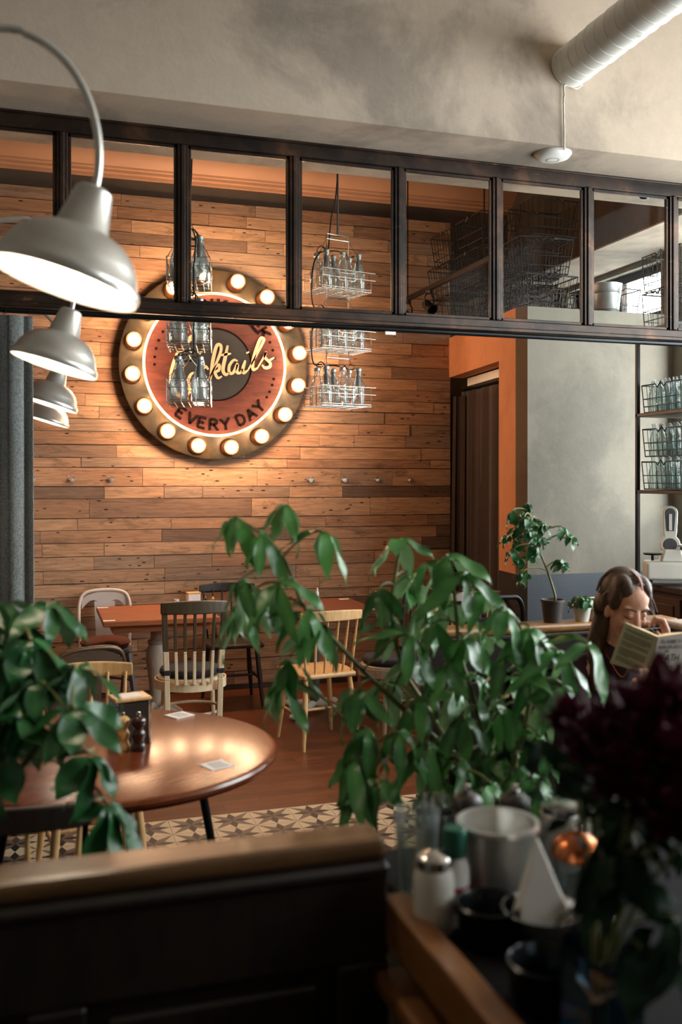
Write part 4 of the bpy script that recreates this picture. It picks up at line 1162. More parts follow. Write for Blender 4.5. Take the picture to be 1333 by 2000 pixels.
# round table
RT = Vector((.22, 3.31, 0))
rt = empty('round_table', RT, .5, 'round varnished brown table under the gooseneck lamps', 'table')
obj('table_top', MB().lathe([(0, .712), (.545, .712), (.562, .716), (.572, .728), (.572, .738), (.566, .746), (.552, .750), (0, .750)], 96), M['table'], rt, smooth=35)
obj('table_apron', MB().shell([(.36, .65), (.36, .712), (.34, .712), (.34, .65), (.36, .65)], 48), M['wood_black'], rt, smooth=40)
for k in range(4):
    a = PI / 4 + k * PI / 2
    obj('leg', MB().tube([(.30 * math.cos(a), .30 * math.sin(a), .712), (.43 * math.cos(a), .43 * math.sin(a), 0)], [.016, .011], 10), M['black_metal'], rt, smooth=60)
def rect_table(x0, x1, y0, y1, z, mat, label, column):
    t = empty('dining_table', ((x0 + x1) / 2, (y0 + y1) / 2, 0), 0, label, 'table', 'dining tables along the plank wall')
    hx, hy = (x1 - x0) / 2, (y1 - y0) / 2
    obj('table_top', MB().span((-hx, -hy, z - .035), (hx, hy, z)), mat, t, bevel=.005)
    obj('table_apron', MB().span((-hx + .06, -hy + .06, z - .085), (hx - .06, hy - .06, z - .035)), mat, t, bevel=.003)
    if column:
        obj('column', MB().lathe([(0, .06), (.05, .06), (.055, .10), (.045, .14), (.04, .2), (.055, .34), (.068, .43), (.066, .50), (.05, .54), (.058, .55), (.058, .565), (.038, .575), (.036, z - .085), (0, z - .085)], 24), M['wood_greywash'], t, smooth=40)
        for k in range(4):
            a = PI / 4 + k * PI / 2
            obj('foot', MB().tube([(.03 * math.cos(a), .03 * math.sin(a), .13), (.16 * math.cos(a), .16 * math.sin(a), .085), (.27 * math.cos(a), .27 * math.sin(a), .025)], [.03, .028, .022], 8), M['wood_greywash'], t, smooth=50)
    else:
        obj('column', MB().tube([(0, 0, .05), (0, 0, z - .085)], .035, 16), M['grey_metal'], t, smooth=50)
        for k in range(4):
            a = PI / 4 + k * PI / 2
            obj('foot', MB().tube([(0, 0, .06), (.28 * math.cos(a), .28 * math.sin(a), .03)], [.03, .02], 8).ball((.29 * math.cos(a), .29 * math.sin(a), .022), (.035, .035, .022), 12, 8), M['ceramic'], t, smooth=50)
    return t
rect_table(.39, 1.14, 6.22, 7.0, .76, M['table2'], 'mid-brown table at left with a grey turned column', True)
rect_table(1.52, 2.26, 6.24, 6.98, .76, M['table3'], 'dark brown table behind the beech spindle chair', False)

# ---- things on the tables
TZ = .750
dsp = G(256, 1456, TZ)
nd = empty('napkin_dispenser', (dsp.x, dsp.y + .05, TZ), .20, 'black and chrome napkin dispenser with wooden top on the round table', 'napkin holder')
obj('body', MB().span((-.058, -.045, .0), (.058, .045, .142)), M['wood_black'], nd, bevel=.004)
for s in (-1, 1): obj('side_plate', MB().span((s * .058 - .004, -.048, .0), (s * .058 + .004, .048, .150)), M['steel'], nd, bevel=.002)
obj('wood_lid', MB().span((-.064, -.05, .148), (.064, .05, .160)), M['wood_light'], nd, bevel=.003)
obj('lid_label', MB().span((-.035, -.03, .160), (.035, .03, .1615)), M['paper'], nd)
def mill(loc, h, mat, label, steel=True):
    m = empty('pepper_mill', loc, 0, label, 'mill', 'salt and pepper mills')
    obj('mill_body', MB().lathe([(0, 0), (.026, 0), (.027, .012), (.022, .022), (.019, .035), (.025, .05), (.022, .062), (.017, .07), (.018, .078), (0, .078)], 20, M=Matrix.Scale(h / .13, 4)), mat, m, smooth=50)
    obj('mill_head', MB().lathe([(0, .080), (.021, .080), (.026, .092), (.024, .106), (.014, .114), (0, .115)], 20, M=Matrix.Scale(h / .13, 4)), mat, m, smooth=50)
    obj('knob', MB().lathe([(0, .114), (.005, .114), (.008, .121), (.006, .128), (0, .130)], 12, M=Matrix.Scale(h / .13, 4)), M['steel'], m, smooth=50)
    return m
ml = G(240, 1463, TZ); md = G(271, 1465, TZ)
mill((ml.x, ml.y, TZ), .125, M['mill_light'], 'light wooden salt mill beside the napkin dispenser')
mill((md.x, md.y, TZ), .130, M['mill_dark'], 'dark wooden pepper mill in front of the napkin dispenser')
def coaster(loc, rz, s, label, name='coaster'):
    c = empty(name, loc, rz, label, 'coaster' if name == 'coaster' else 'label')
    obj('card', MB().box((0, 0, .001), (s, s * .95, .002)), M['paper'], c)
    pr = MB()
    for k in range(4): pr.box((0, -.28 * s + k * .18 * s, .0022), (s * .6, s * .07, .0006))
    obj('print', pr, M['paper_print'], c)
c1, c2 = G(351, 1397, TZ), G(425, 1495, TZ)
coaster((c1.x, c1.y, TZ), .5, .085, 'white printed coaster near the far rim of the round table')
coaster((c2.x, c2.y, TZ), .35, .085, 'white printed coaster near the right rim of the round table')
for (px, py, lab) in ((200, 1187, 'small white sticker at the far left corner of the left table'), (208, 1214, 'small white sticker at the near left corner of the left table'), (728, 1168, 'small white sticker at the far edge of the dark table'), (722, 1190, 'small white sticker at the near edge of the dark table')):
    q = G(px, py, .76)
    q.x = min(max(q.x, .43), 2.2); q.y = min(max(q.y, 6.27), 6.94)
    tag(put('sticker', MB().box((0, 0, .0008), (.075, .035, .0016)).mesh('sticker', M['paper']), None, (q.x, q.y, .76)), lab, 'sticker', 'white table stickers')
q = G(372, 1178, .76); q.y = min(q.y, 6.86)
nb = empty('napkin_box', (q.x, q.y, .76), .1, 'small white napkin box on the left table', 'napkin holder')
obj('box_body', MB().span((-.045, -.035, 0), (.045, .035, .085)), M['paper'], nb, bevel=.003)
obj('box_lid', MB().span((-.048, -.038, .085), (.048, .038, .096)), M['wood_light'], nb, bevel=.002)
mill((q.x + .085, q.y - .02, .76), .065, M['mill_dark'], 'little dark mill beside the white napkin box')
mill((q.x + .135, q.y - .03, .76), .065, M['mill_light'], 'little light mill beside the white napkin box')
vt = empty('candle_holder', (q.x - .12, q.y + .0, .76), 0, 'tiny white candle cup left of the napkin box', 'candle')
obj('cup', MB().lathe([(0, 0), (.016, 0), (.02, .05), (.017, .05), (.014, .008), (0, .008)], 16), M['ceramic'], vt, smooth=40)
q = G(620, 1192, .76); q.y = min(max(q.y, 6.3), 6.9)
sb = empty('spray_bottle', (q.x, q.y, .76), 0, 'little spray bottle with blue label on the dark table', 'bottle')
obj('bottle_body', MB().lathe([(0, 0), (.019, 0), (.020, .005), (.020, .085), (.012, .10), (0, .10)], 16), M['bottle'], sb, smooth=40)
obj('bottle_label', MB().shell([(.0206, .02), (.0206, .075)], 16), plain('blue_grey_label', rgb(88, 120, 136), .6), sb, smooth=40)
obj('spray_cap', MB().lathe([(0, .10), (.012, .10), (.011, .125), (.007, .13), (.006, .155), (0, .156)], 12), M['white_plastic'], sb, smooth=40)
q = G(552, 1196, .76); q.y = min(max(q.y, 6.3), 6.9); q.x = max(q.x, 1.58)
an = empty('menu_stack', (q.x + .02, q.y, .76), .2, 'folded dark menu lying on the dark table', 'menu')
obj('menu_cover', MB().box((0, 0, .006), (.14, .2, .012)), M['black_cloth'], an, bevel=.002)

# ================================================================ PLANTS
def leaf_mat(name, dark, light, back, rough=0.34):
    t = NT(name).set(rough, 0, 0.5 if rough < .5 else 0.2)
    v = t.coords((1, 1, 1), 'Object', True)
    f = t.noise(v, 9, 4)
    oi = t.n('ObjectInfo')
    c = t.ramp(oi.outputs['Random'], [(0.0, dark), (0.55, tuple((a + b) / 2 for a, b in zip(dark, light))), (1.0, light)])
    c = t.mix(0.35, c, t.ramp(f, [(0.3, dark), (0.7, light)]))
    sx = t.n('SeparateXYZ'); t.l(t.n('TexCoord').outputs['Object'], sx.inputs[0])
    ab = t.n('Math', operation='ABSOLUTE'); t.l(sx.outputs[1], ab.inputs[0])
    c = t.mix(t.ramp(ab.outputs[0], [(0.0, (.5,) * 3), (0.012, (0, 0, 0))]), c, light)
    gm_ = t.n('NewGeometry')
    c = t.mix(gm_.outputs['Backfacing'], c, back)
    t.l(c, t.b.inputs['Base Color'])
    t.b.inputs['Subsurface Weight'].default_value = 0.0
    # a little light passes through a leaf
    tl = t.n('BsdfTranslucent'); t.l(c, tl.inputs[0])
    mx = t.n('MixShader'); mx.inputs[0].default_value = 0.16
    t.l(t.b.outputs[0], mx.inputs[1]); t.l(tl.outputs[0], mx.inputs[2]); t.l(mx.outputs[0], t.out.inputs['Surface'])
    return t.mat
M['leaf'] = leaf_mat('glossy_leaf', rgb(13, 62, 30), rgb(84, 146, 72), rgb(122, 156, 106))
M['leaf_dark'] = leaf_mat('deep_green_leaf', rgb(18, 66, 34), rgb(50, 108, 56), rgb(90, 124, 88))
M['stem'] = plain('green_brown_stem', rgb(112, 112, 66), .6, var=.3, scale=20, bump=.2)
M['terracotta'] = plain('dark_pot', rgb(70, 62, 58), .6, var=.2)
M['soil'] = plain('potting_soil', rgb(40, 28, 20), .95, var=.4, scale=60, bump=.6)
def leaflet_mesh(name, L, W, droop, curl, mat, fold=.25):
    n = 8
    vs_, fs_ = [], []
    for i in range(n + 1):
        t = i / n
        w = W / 2 * (math.sin(PI * min(1, t * .94 + .03)) ** .75) * (1.0 if t < .55 else 1 - .35 * ((t - .55) / .45) ** 2)
        if i == n: w = .001
        x = L * t * (1 - .10 * droop * t)
        z = -L * (droop * .38 * t * t)
        for s in (-1, 0, 1):
            vs_.append((x, s * w, z + abs(s) * w * fold + .006 * math.sin(9 * t + s)))
    for i in range(n):
        for j in range(2):
            a = i * 3 + j
            fs_.append((a, a + 3, a + 4, a + 1))
    return MB().add(vs_, fs_).mesh(name, mat, 180)
def leafset(mat, L, W): return [leaflet_mesh('leaflet', L * k, W * (.9 + .2 * (i % 2)), d, .2, mat) for i, (k, d) in enumerate(((1.0, .5), (.86, .9), (1.1, .75), (.72, .35), (.95, 1.15)))]
LS_BIG, LS_NEAR, LS_SMALL = leafset(M['leaf'], .150, .043), leafset(M['leaf_dark'], .135, .054), leafset(M['leaf_dark'], .072, .034)
def compound_leaf(parent, root, tip, leafs, rn, n=7, droop=(.25, 1.0), pr=.0026):
    """petiole from root to tip with a whorl of leaflets"""
    root, tip = Vector(root), Vector(tip)
    sag = (tip - root).length * .12
    pts = [root, root.lerp(tip, .35) + Vector((0, 0, sag)), root.lerp(tip, .75) + Vector((0, 0, sag)), tip]
    lf = obj('leaf', MB().tube(smooth_path(pts, 3), [pr * 1.3] * 9 + [pr], 5), M['stem'], parent, smooth=60)
    d = (tip - root); d = d.normalized() if d.length > 1e-4 else Vector((0, 0, 1))
    up = (d * .5 + Vector((0, 0, 1))).normalized()
    x0 = up.orthogonal().normalized(); y0 = up.cross(x0)
    a0 = rn.uniform(0, 6.28)
    for k in range(n):
        a = a0 + 2 * PI * k / n + rn.uniform(-.2, .2)
        dr = rn.uniform(*droop)
        dirv = (x0 * math.cos(a) + y0 * math.sin(a)) * math.cos(dr) + d * .15 - Vector((0, 0, 1)) * math.sin(dr)
        X = dirv.normalized(); Y = up.cross(X)
        Y = Y.normalized() if Y.length > .05 else frame_from(X)[0]
        Z = X.cross(Y)
        Mx = Matrix((X, Y, Z)).transposed().to_4x4()
        s = rn.uniform(.78, 1.12)
        Mx = Matrix.Translation(tip + X * .006) @ Mx @ Matrix.Rotation(rn.uniform(-.4, .4), 4, 'X') @ Matrix.Scale(s, 4)
        put('leaflet', rn.choice(leafs), lf, M=Mx)
    return lf
def nearest(path, p):
    return min(path, key=lambda q: (Vector(q) - p).length + .35 * max(0, q.z - p.z))
def pot(parent, r, h, mat=None):
    obj('pot', MB().shell([(0, 0), (r * .78, 0), (r, h * .9), (r * 1.06, h * .9), (r * 1.06, h), (r * .96, h), (r * .94, h * .92), (0, h * .92)], 32), mat or M['terracotta'], parent, smooth=35)
    obj('soil', MB().lathe([(0, h * .90), (r * .93, h * .90), (r * .5, h * .935), (0, h * .94)], 24), M['soil'], parent, smooth=60)
def plant(name, label, base, branches, hubs, leafs, seedv, pr, ph, stem_r, n=(6, 8), droop=(.25, 1.0)):
    """branches: world paths; hubs: world positions of the leaf whorls"""
    rn = random.Random(seedv)
    p = empty(name, base, 0, label, 'plant')
    pot(p, pr, ph)
    B = Vector(base)
    paths = []
    for br in branches:
        q = smooth_path([Vector(v) - B for v in br], 5)
        paths += q
        k = len(q)
        obj('stem', MB().tube(q, [stem_r * (1 - .6 * i / k) for i in range(k)], 8), M['stem'], p, smooth=60)
    for h in hubs:
        h = Vector(h) - B
        compound_leaf(p, nearest(paths, h), h, leafs, rn, rn.randint(*n), droop)
    return p
# the big plant in the middle
def DD(l, rn=None, d0=2.55, dv=.22):
    out = []
    for t in l:
        dd = t[2] if len(t) > 2 else d0 + (rn.uniform(-dv, dv) if rn else 0)
        out.append(D(t[0], t[1], dd))
    return out
rb_ = random.Random(11)
big_base = Vector((1.10, 2.40, 0))
bt0 = big_base + Vector((0, 0, .5))
br1 = [bt0, D(960, 1560, 2.6), D(880, 1470, 2.55), D(800, 1395, 2.5), D(710, 1310, 2.45), D(640, 1235, 2.42), D(592, 1180, 2.4), D(560, 1100, 2.4), D(520, 1050, 2.4), D(465, 1012, 2.4)]
br2 = [bt0, D(900, 1520, 2.65), D(845, 1400, 2.65), D(790, 1310, 2.62), D(765, 1200, 2.6), D(775, 1110, 2.6), D(785, 1056, 2.6)]
br3 = [bt0, D(950, 1500, 2.55), D(930, 1380, 2.5), D(900, 1280, 2.5), D(890, 1180, 2.5), D(880, 1095, 2.5)]
br4 = [bt0, D(1000, 1500, 2.5), D(1030, 1400, 2.45), D(1040, 1300, 2.45), D(1015, 1220, 2.45), D(985, 1190, 2.45)]
br5 = [bt0, D(850, 1540, 2.45), D(760, 1480, 2.4), D(700, 1430, 2.38), D(670, 1400, 2.38)]
hubs1 = DD([(460, 1008, 2.4), (508, 1042, 2.38), (475, 1128, 2.36), (500, 1150, 2.45), (556, 985, 2.45), (632, 1038, 2.42), (545, 1135, 2.36), (470, 1180, 2.5), (598, 1188, 2.36), (620, 1210, 2.42), (565, 1285, 2.4), (548, 1330, 2.42),
            (782, 1052, 2.6), (742, 1148, 2.55), (800, 1120, 2.65), (835, 1100, 2.55), (872, 1085, 2.48), (905, 1120, 2.45), (768, 1205, 2.6), (850, 1215, 2.5), (905, 1245, 2.45), (945, 1150, 2.5), (985, 1190, 2.4), (1035, 1225, 2.4),
            (985, 1285, 2.42), (930, 1320, 2.5), (868, 1300, 2.42), (805, 1290, 2.5), (820, 1365, 2.45), (905, 1400, 2.4), (985, 1380, 2.4), (755, 1330, 2.5), (700, 1345, 2.42), (715, 1420, 2.36), (835, 1450, 2.38), (955, 1460, 2.4),
            (1040, 1320, 2.42), (1090, 1270, 2.4), (1150, 1255, 2.3), (1055, 1440, 2.4), (880, 1180, 2.55), (1010, 1500, 2.36),
            (900, 1480, 2.36), (960, 1530, 2.3), (860, 1530, 2.34), (1040, 1520, 2.32), (780, 1430, 2.36), (940, 1240, 2.62), (830, 1180, 2.66), (1000, 1320, 2.56), (890, 1350, 2.6), (1060, 1370, 2.5), (800, 1240, 2.4), (960, 1410, 2.55), (1100, 1340, 2.36), (690, 1480, 2.34), (740, 1520, 2.32), (700, 1530, 2.36), (820, 1500, 2.5)])
bp_ = plant('potted_umbrella_plant', 'big leafy umbrella plant in the middle, behind the low wall', big_base, [br1, br2, br3, br4, br5], hubs1, LS_BIG, 5, .17, .5, .009, (5, 5), (.25, 1.1))
# left plant
left_base = Vector((-.42, 1.98, 0))
lt0 = left_base + Vector((0, 0, .5))
lb1 = [lt0, D(-120, 1600, 2.05), D(0, 1540, 1.98), D(90, 1440, 1.95), D(140, 1380, 1.95)]
lb2 = [lt0, D(-110, 1480, 2.1), D(-60, 1330, 2.1), D(20, 1240, 2.1), D(90, 1190, 2.12)]
hubsL = DD([(146, 1385, 1.92), (178, 1475, 1.95), (70, 1330, 1.98), (20, 1290, 2.0), (35, 1215, 2.1), (95, 1180, 2.12), (0, 1180, 2.1), (95, 1290, 2.05), (150, 1300, 2.02), (-20, 1380, 1.95), (40, 1400, 1.95), (5, 1470, 1.92), (60, 1250, 2.0), (212, 1570, 1.95), (-30, 1260, 2.0)])
plant('potted_umbrella_plant', 'dark umbrella plant at the left edge in front of the round table', left_base, [lb1, lb2], hubsL, LS_NEAR, 9, .17, .5, .010, (6, 8), (.3, 1.1))
# tall thin plant on the far low wall
pb = PY(1080, 1212, 3.74); pb = Vector((pb.x, 3.74, 1.03))
tp0 = pb + Vector((0, 0, .09))
tb1 = [tp0, D(1085, 1165, 4.2), D(1070, 1115, 4.2), D(1058, 1085, 4.2), D(1045, 1040, 4.2), D(1035, 1000, 4.2)]
hubsT = DD([(1030, 982, 4.2), (1000, 998, 4.15), (1045, 1010, 4.25), (1010, 1030, 4.15), (1035, 1035, 4.1), (1060, 1050, 4.2), (1010, 1055, 4.2), (1045, 1065, 4.15), (1100, 1030, 4.2), (1115, 1045, 4.22), (1000, 1075, 4.15), (1020, 1090, 4.2), (1100, 1095, 4.2), (1020, 1118, 4.15),
             (1025, 1010, 4.1), (1060, 1020, 4.15), (990, 1045, 4.2)])
plant('tall_thin_plant', 'tall thin-stemmed plant against the grey wall', pb, [tb1], hubsT, LS_SMALL, 3, .05, .10, .0065, (5, 6), (.2, 1.2))
def herb(loc, label, seedv, n=14, h=.12, leafs=None):
    rn = random.Random(seedv)
    p = empty('small_potted_plant', loc, 0, label, 'plant')
    pot(p, .04, .06, M['ceramic'])
    for i in range(n):
        a = rn.uniform(0, 6.28); r = rn.uniform(.02, .07)
        compound_leaf(p, (0, 0, .05), (math.cos(a) * r, math.sin(a) * r, .06 + rn.uniform(.02, h)), leafs or LS_SMALL, rn, 4, (.0, .8), .0014)
hb_ = PY(1136, 1212, 3.74)
herb((hb_.x, 3.735, 1.03), 'small bushy potted plant on the far low wall', 8, 7, .05)
nb2 = PY(1172, 1212, 3.74)
nh = empty('napkin_holder', (nb2.x, 3.735, 1.03), .15, 'white napkin holder behind the reader on the low wall', 'napkin holder')
obj('holder_box', MB().span((-.045, -.035, 0), (.045, .035, .10)), M['paper'], nh, bevel=.003)
obj('holder_front', MB().span((-.03, -.037, .02), (-.005, -.0345, .09)), M['copper'], nh)
obj('napkin', MB().prism([(-.03, .10), (.03, .10), (.005, .145)], .004, Matrix.Rotation(PI / 2, 4, 'X')), M['paper'], nh)

# ================================================================ THE READER
def skin_mat():
    t = NT('skin').set(0.48, 0, 0.4)
    v = t.coords(); f = t.noise(v, 30, 4)
    t.l(t.ramp(f, [(0.3, rgb(206, 154, 130)), (0.7, rgb(224, 176, 152))]), t.b.inputs['Base Color'])
    t.b.inputs['Subsurface Weight'].default_value = 0.15
    t.b.inputs['Subsurface Radius'].default_value = (0.01, 0.004, 0.002)
    t.b.inputs['Subsurface Scale'].default_value = 0.6
    return t.mat
def hair_mat():
    t = NT('brown_hair').set(0.42, 0, 0.5)
    v = t.coords((14, 120, 14)); f = t.noise(v, 2.2, 5, .6, .5)
    t.l(t.ramp(f, [(0.3, rgb(40, 25, 18)), (0.55, rgb(74, 48, 34)), (0.75, rgb(112, 78, 56))]), t.b.inputs['Base Color'])
    t.bump(f, .5, .004); return t.mat
M['skin'], M['hair'] = skin_mat(), hair_mat()
M['wine_top'] = plain('black_wine_top', rgb(42, 12, 20), .85, var=.25, scale=14, bump=.2, bscale=120)
M['dark_trousers'] = plain('dark_trousers', rgb(26, 26, 32), .9, var=.2, scale=20, bump=.2)
M['brow'] = plain('dark_brow', rgb(66, 42, 32), .7)
M['lash'] = plain('dark_lash', rgb(30, 18, 14), .6)
M['lip'] = plain('lip', rgb(182, 104, 92), .45)
PH = D(1221, 1183, 3.45)                      # centre of her head
PB = Vector((PH.x, PH.y, 0))
def W(x, y, z): return CAM_R * x + CAM_F * y + Vector((0, 0, z + PH.z))   # relative to PB
HEAD = Matrix.Translation(W(0, 0, 0)) @ Matrix.Rotation(-YAW, 4, 'Z') @ Matrix.Rotation(math.radians(16), 4, 'Z') @ Matrix.Rotation(math.radians(20), 4, 'X') @ Matrix.Rotation(math.radians(4), 4, 'Y') @ Matrix.Scale(1.0, 4)
def capsule(mb, a, b, r0, r1, n=14):
    a, b = Vector(a), Vector(b)
    mb.tube([a, b], [r0, r1], n); mb.ball(a, r0, n, 10); mb.ball(b, r1, n, 10)
def limb(mb, pts, rs):
    for i in range(len(pts) - 1): capsule(mb, pts[i], pts[i + 1], rs[i], rs[i + 1])
def fused(name, mb, mat, parent, voxel, smooth_it, fac=.5):
    o = put(name, mb.mesh(name, mat), None)
    r = o.modifiers.new('fuse', 'REMESH'); r.mode = 'VOXEL'; r.voxel_size = voxel; r.use_smooth_shade = True
    s = o.modifiers.new('soften', 'SMOOTH'); s.iterations = smooth_it; s.factor = fac
    dg = bpy.context.evaluated_depsgraph_get()
    me = bpy.data.meshes.new_from_object(o.evaluated_get(dg))
    me.name = name
    old = o.data
    o.modifiers.clear(); o.data = me; bpy.data.meshes.remove(old)
    me.polygons.foreach_set('use_smooth', [True] * len(me.polygons))
    if parent: o.parent = parent
    return o
person = empty('person', PB, 0, 'person with long brown hair reading a paperback at the booth', 'person')
b = MB()
b.ball((0, .018, .035), (.073, .090, .082), 28, 18, M=HEAD)           # skull
b.ball((0, -.030, .040), (.062, .052, .058), 24, 16, M=HEAD)          # forehead
b.ball((0, -.030, -.030), (.058, .058, .070), 24, 16, M=HEAD)         # face
b.ball((0, -.048, -.078), (.038, .036, .034), 20, 14, M=HEAD)         # jaw
b.ball((0, -.066, -.098), (.020, .018, .016), 16, 10, M=HEAD)         # chin
for s in (-1, 1):
    b.ball((s * .034, -.056, -.030), (.026, .026, .024), 16, 12, M=HEAD)   # cheek
    b.ball((s * .030, -.068, .023), (.024, .0125, .009), 14, 10, M=HEAD)    # brow
    b.ball((s * .030, -.074, .001), (.0155, .0125, .0105), 16, 10, M=HEAD) # closed eyelid
    b.ball((s * .012, -.094, -.038), (.009, .010, .008), 12, 8, M=HEAD)    # nostril wing
    b.ball((s * .068, -.006, -.020), (.009, .017, .027), 14, 12, M=HEAD)    # ear
bn = MB(); capsule(bn, (0, -.078, .012), (0, -.100, -.026), .0085, .011); capsule(bn, (0, -.100, -.026), (0, -.108, -.036), .011, .0105)
b.add(bn.v, bn.f, M=HEAD)
b.ball((0, -.088, -.066), (.022, .012, .008), 16, 10, M=HEAD)         # lips
limb(b, [W(.005, .055, -.06), W(.0, .072, -.13), W(-.01, .088, -.21)], [.047, .044, .055])
TORSO = ([W(-.01, .10, -.22), W(-.01, .13, -.36), W(0, .17, -.52), W(0, .22, -.68)], [.085, .105, .10, .125])
limb(b, *TORSO)
shL, shR = W(-.165, .10, -.265), W(.155, .12, -.265)
limb(b, [W(-.02, .10, -.23), shL], [.06, .055]); limb(b, [W(0, .10, -.23), shR], [.06, .055])
elR, wrR = W(.255, -.06, -.40), W(.135, -.075, -.165)
limb(b, [shR, elR, wrR], [.052, .040, .026])
elL, wrL = W(-.20, -.12, -.46), W(.03, -.235, -.30)
limb(b, [shL, elL, wrL], [.052, .040, .026])
hipL, hipR = W(-.09, .20, -.70), W(.09, .20, -.70)
knL, knR = W(-.13, -.22, -.69), W(.12, -.22, -.69)
anL, anR = W(-.14, -.18, -1.13), W(.13, -.18, -1.13)
for h_p, k_p, a_p in ((hipL, knL, anL), (hipR, knR, anR)):
    limb(b, [h_p, k_p, a_p], [.085, .060, .040])
    ft_ = Vector(a_p) + Vector((0, 0, 0)); capsule(b, Vector((a_p.x, a_p.y, .045)), Vector((a_p.x, a_p.y, .04)) - CAM_F * .15, .045, .035)
# hand at the cheek: palm, four curled fingers, thumb
kn = [W(.118 + .004 * i, -.098 + .019 * i, -.070 - .006 * i) for i in range(4)]
for i in range(4): capsule(b, wrR, kn[i], .017, .0115, 10)
for i in range(4):
    k = kn[i]
    m1 = k + CAM_R * (-.012) + Vector((0, 0, .036 - .003 * abs(i - 1.5)))
    m2 = m1 + CAM_R * (-.026) + Vector((0, 0, .006)) + CAM_F * .004
    tp = m2 + CAM_R * (-.010) + Vector((0, 0, -.020)) + CAM_F * .004
    limb(b, [k, m1, m2, tp], [.0108, .0095, .0088, .0075])
limb(b, [W(.120, -.095, -.125), W(.097, -.112, -.105), W(.082, -.105, -.080)], [.014, .0105, .0085])
# hand holding the book from below: palm, four fingers on the cover, thumb behind
BK = {'st': D(1286, 1244, 2.96), 'sb': D(1272, 1318, 2.98), 'lt': D(1221, 1216, 3.05), 'lb': D(1192, 1295, 3.07), 'rt': D(1352, 1234, 3.03), 'rb': D(1342, 1316, 3.05)}
hb0 = BK['sb'] - PB
palm = hb0 + CAM_F * .035 + Vector((0, 0, -.035)) - CAM_R * .01
capsule(b, wrL, palm, .026, .020)
for i in range(4):
    k = palm + CAM_R * (-.030 + .018 * i) + Vector((0, 0, .008))
    limb(b, [palm, k, k - CAM_F * .040 + Vector((0, 0, .004)), k - CAM_F * .052 + Vector((0, 0, .030)), k - CAM_F * .050 + Vector((0, 0, .046))], [.015, .010, .0092, .0085, .0075])
limb(b, [palm, palm + CAM_R * .034 + CAM_F * .012 + Vector((0, 0, .02)), palm + CAM_R * .028 + CAM_F * .012 + Vector((0, 0, .055))], [.014, .010, .008])
body = fused('body', b, M['skin'], person, .0042, 5)
# hair
h = MB()
h.ball((0, .034, .048), (.079, .094, .083), 28, 18, M=HEAD)
h.ball((0, .012, .082), (.056, .056, .046), 24, 16, M=HEAD)
for s in (-1, 1): h.ball((s * .036, -.006, .074), (.036, .058, .048), 20, 14, M=HEAD)
for s in (-1, 1): h.ball((s * .061, -.016, .040), (.017, .038, .050), 18, 12, M=HEAD)
for s in (-1, 1):
    h.ball((s * .056, .002, .048), (.022, .050, .048), 18, 12, M=HEAD)
    h.ball((s * .060, .038, .0), (.022, .046, .050), 18, 12, M=HEAD)
h.ball((0, .08, -.03), (.072, .045, .075), 20, 14, M=HEAD)
limb(h, [W(-.045, .085, -.04), W(-.075, .09, -.13), W(-.09, .07, -.22), W(-.098, .03, -.31)], [.040, .036, .030, .018])
hair = fused('hair', h, M['hair'], person, .005, 3)
def on_head(pts): return [HEAD @ Vector(p) for p in pts]
obj('hair_parting', MB().tube(on_head([(.004, -.066, .094), (.003, -.052, .1115), (.002, -.03, .1245), (.001, 0, .1290), (0, .03, .1300)]), [.003, .0036, .0036, .003, .002], 8), M['skin'], person, smooth=60)
rn = random.Random(4)
for k in range(26):                            # combed strands and loose hairs
    s = -1 if k % 2 else 1
    f = rn.uniform(-.055, .05)
    pts = [(s * .004, f, .127 - .9 * max(0, -f - .02) ** 1.2), (s * .045, f + .012, .112 - .6 * max(0, -f) ** 1.1), (s * .071, f + .035, .072), (s * .079, f * .5 + .055, .02)]
    q = smooth_path(on_head(pts), 4)
    obj('hair_strand', MB().tube(q, [.0035 * (1 - .6 * i / len(q)) for i in range(len(q))], 5), M['hair'], person, smooth=60)
for k in range(7):
    pts = [W(.07, .03, .05 - .01 * k), W(.10 + .01 * rn.random(), .03, .03 - .02 * k), W(.115 + .02 * rn.random(), .03, -.03 - .012 * k)]
    obj('hair_strand', MB().tube(smooth_path(pts, 4), .0007, 4), M['hair'], person)
for s in (-1, 1):
    obj('eyebrow', MB().tube(on_head([(s * .012, -.0870, .0215), (s * .030, -.0880, .0280), (s * .050, -.0755, .0250)]), [.0036, .0036, .0016], 8), M['brow'], person, smooth=60)
    obj('eyelashes', MB().tube(on_head([(s * .0165, -.0855, -.004), (s * .024, -.0885, -.0085), (s * .032, -.088, -.0095), (s * .040, -.083, -.0075), (s * .047, -.076, -.002)]), [.0008, .0018, .002, .002, .0008], 6), M['lash'], person, smooth=60)
    obj('eyelid_crease', MB().tube(on_head([(s * .018, -.0835, .006), (s * .030, -.0862, .0105), (s * .043, -.079, .006)]), [.0006, .001, .0006], 5), M['brow'], person, smooth=60)
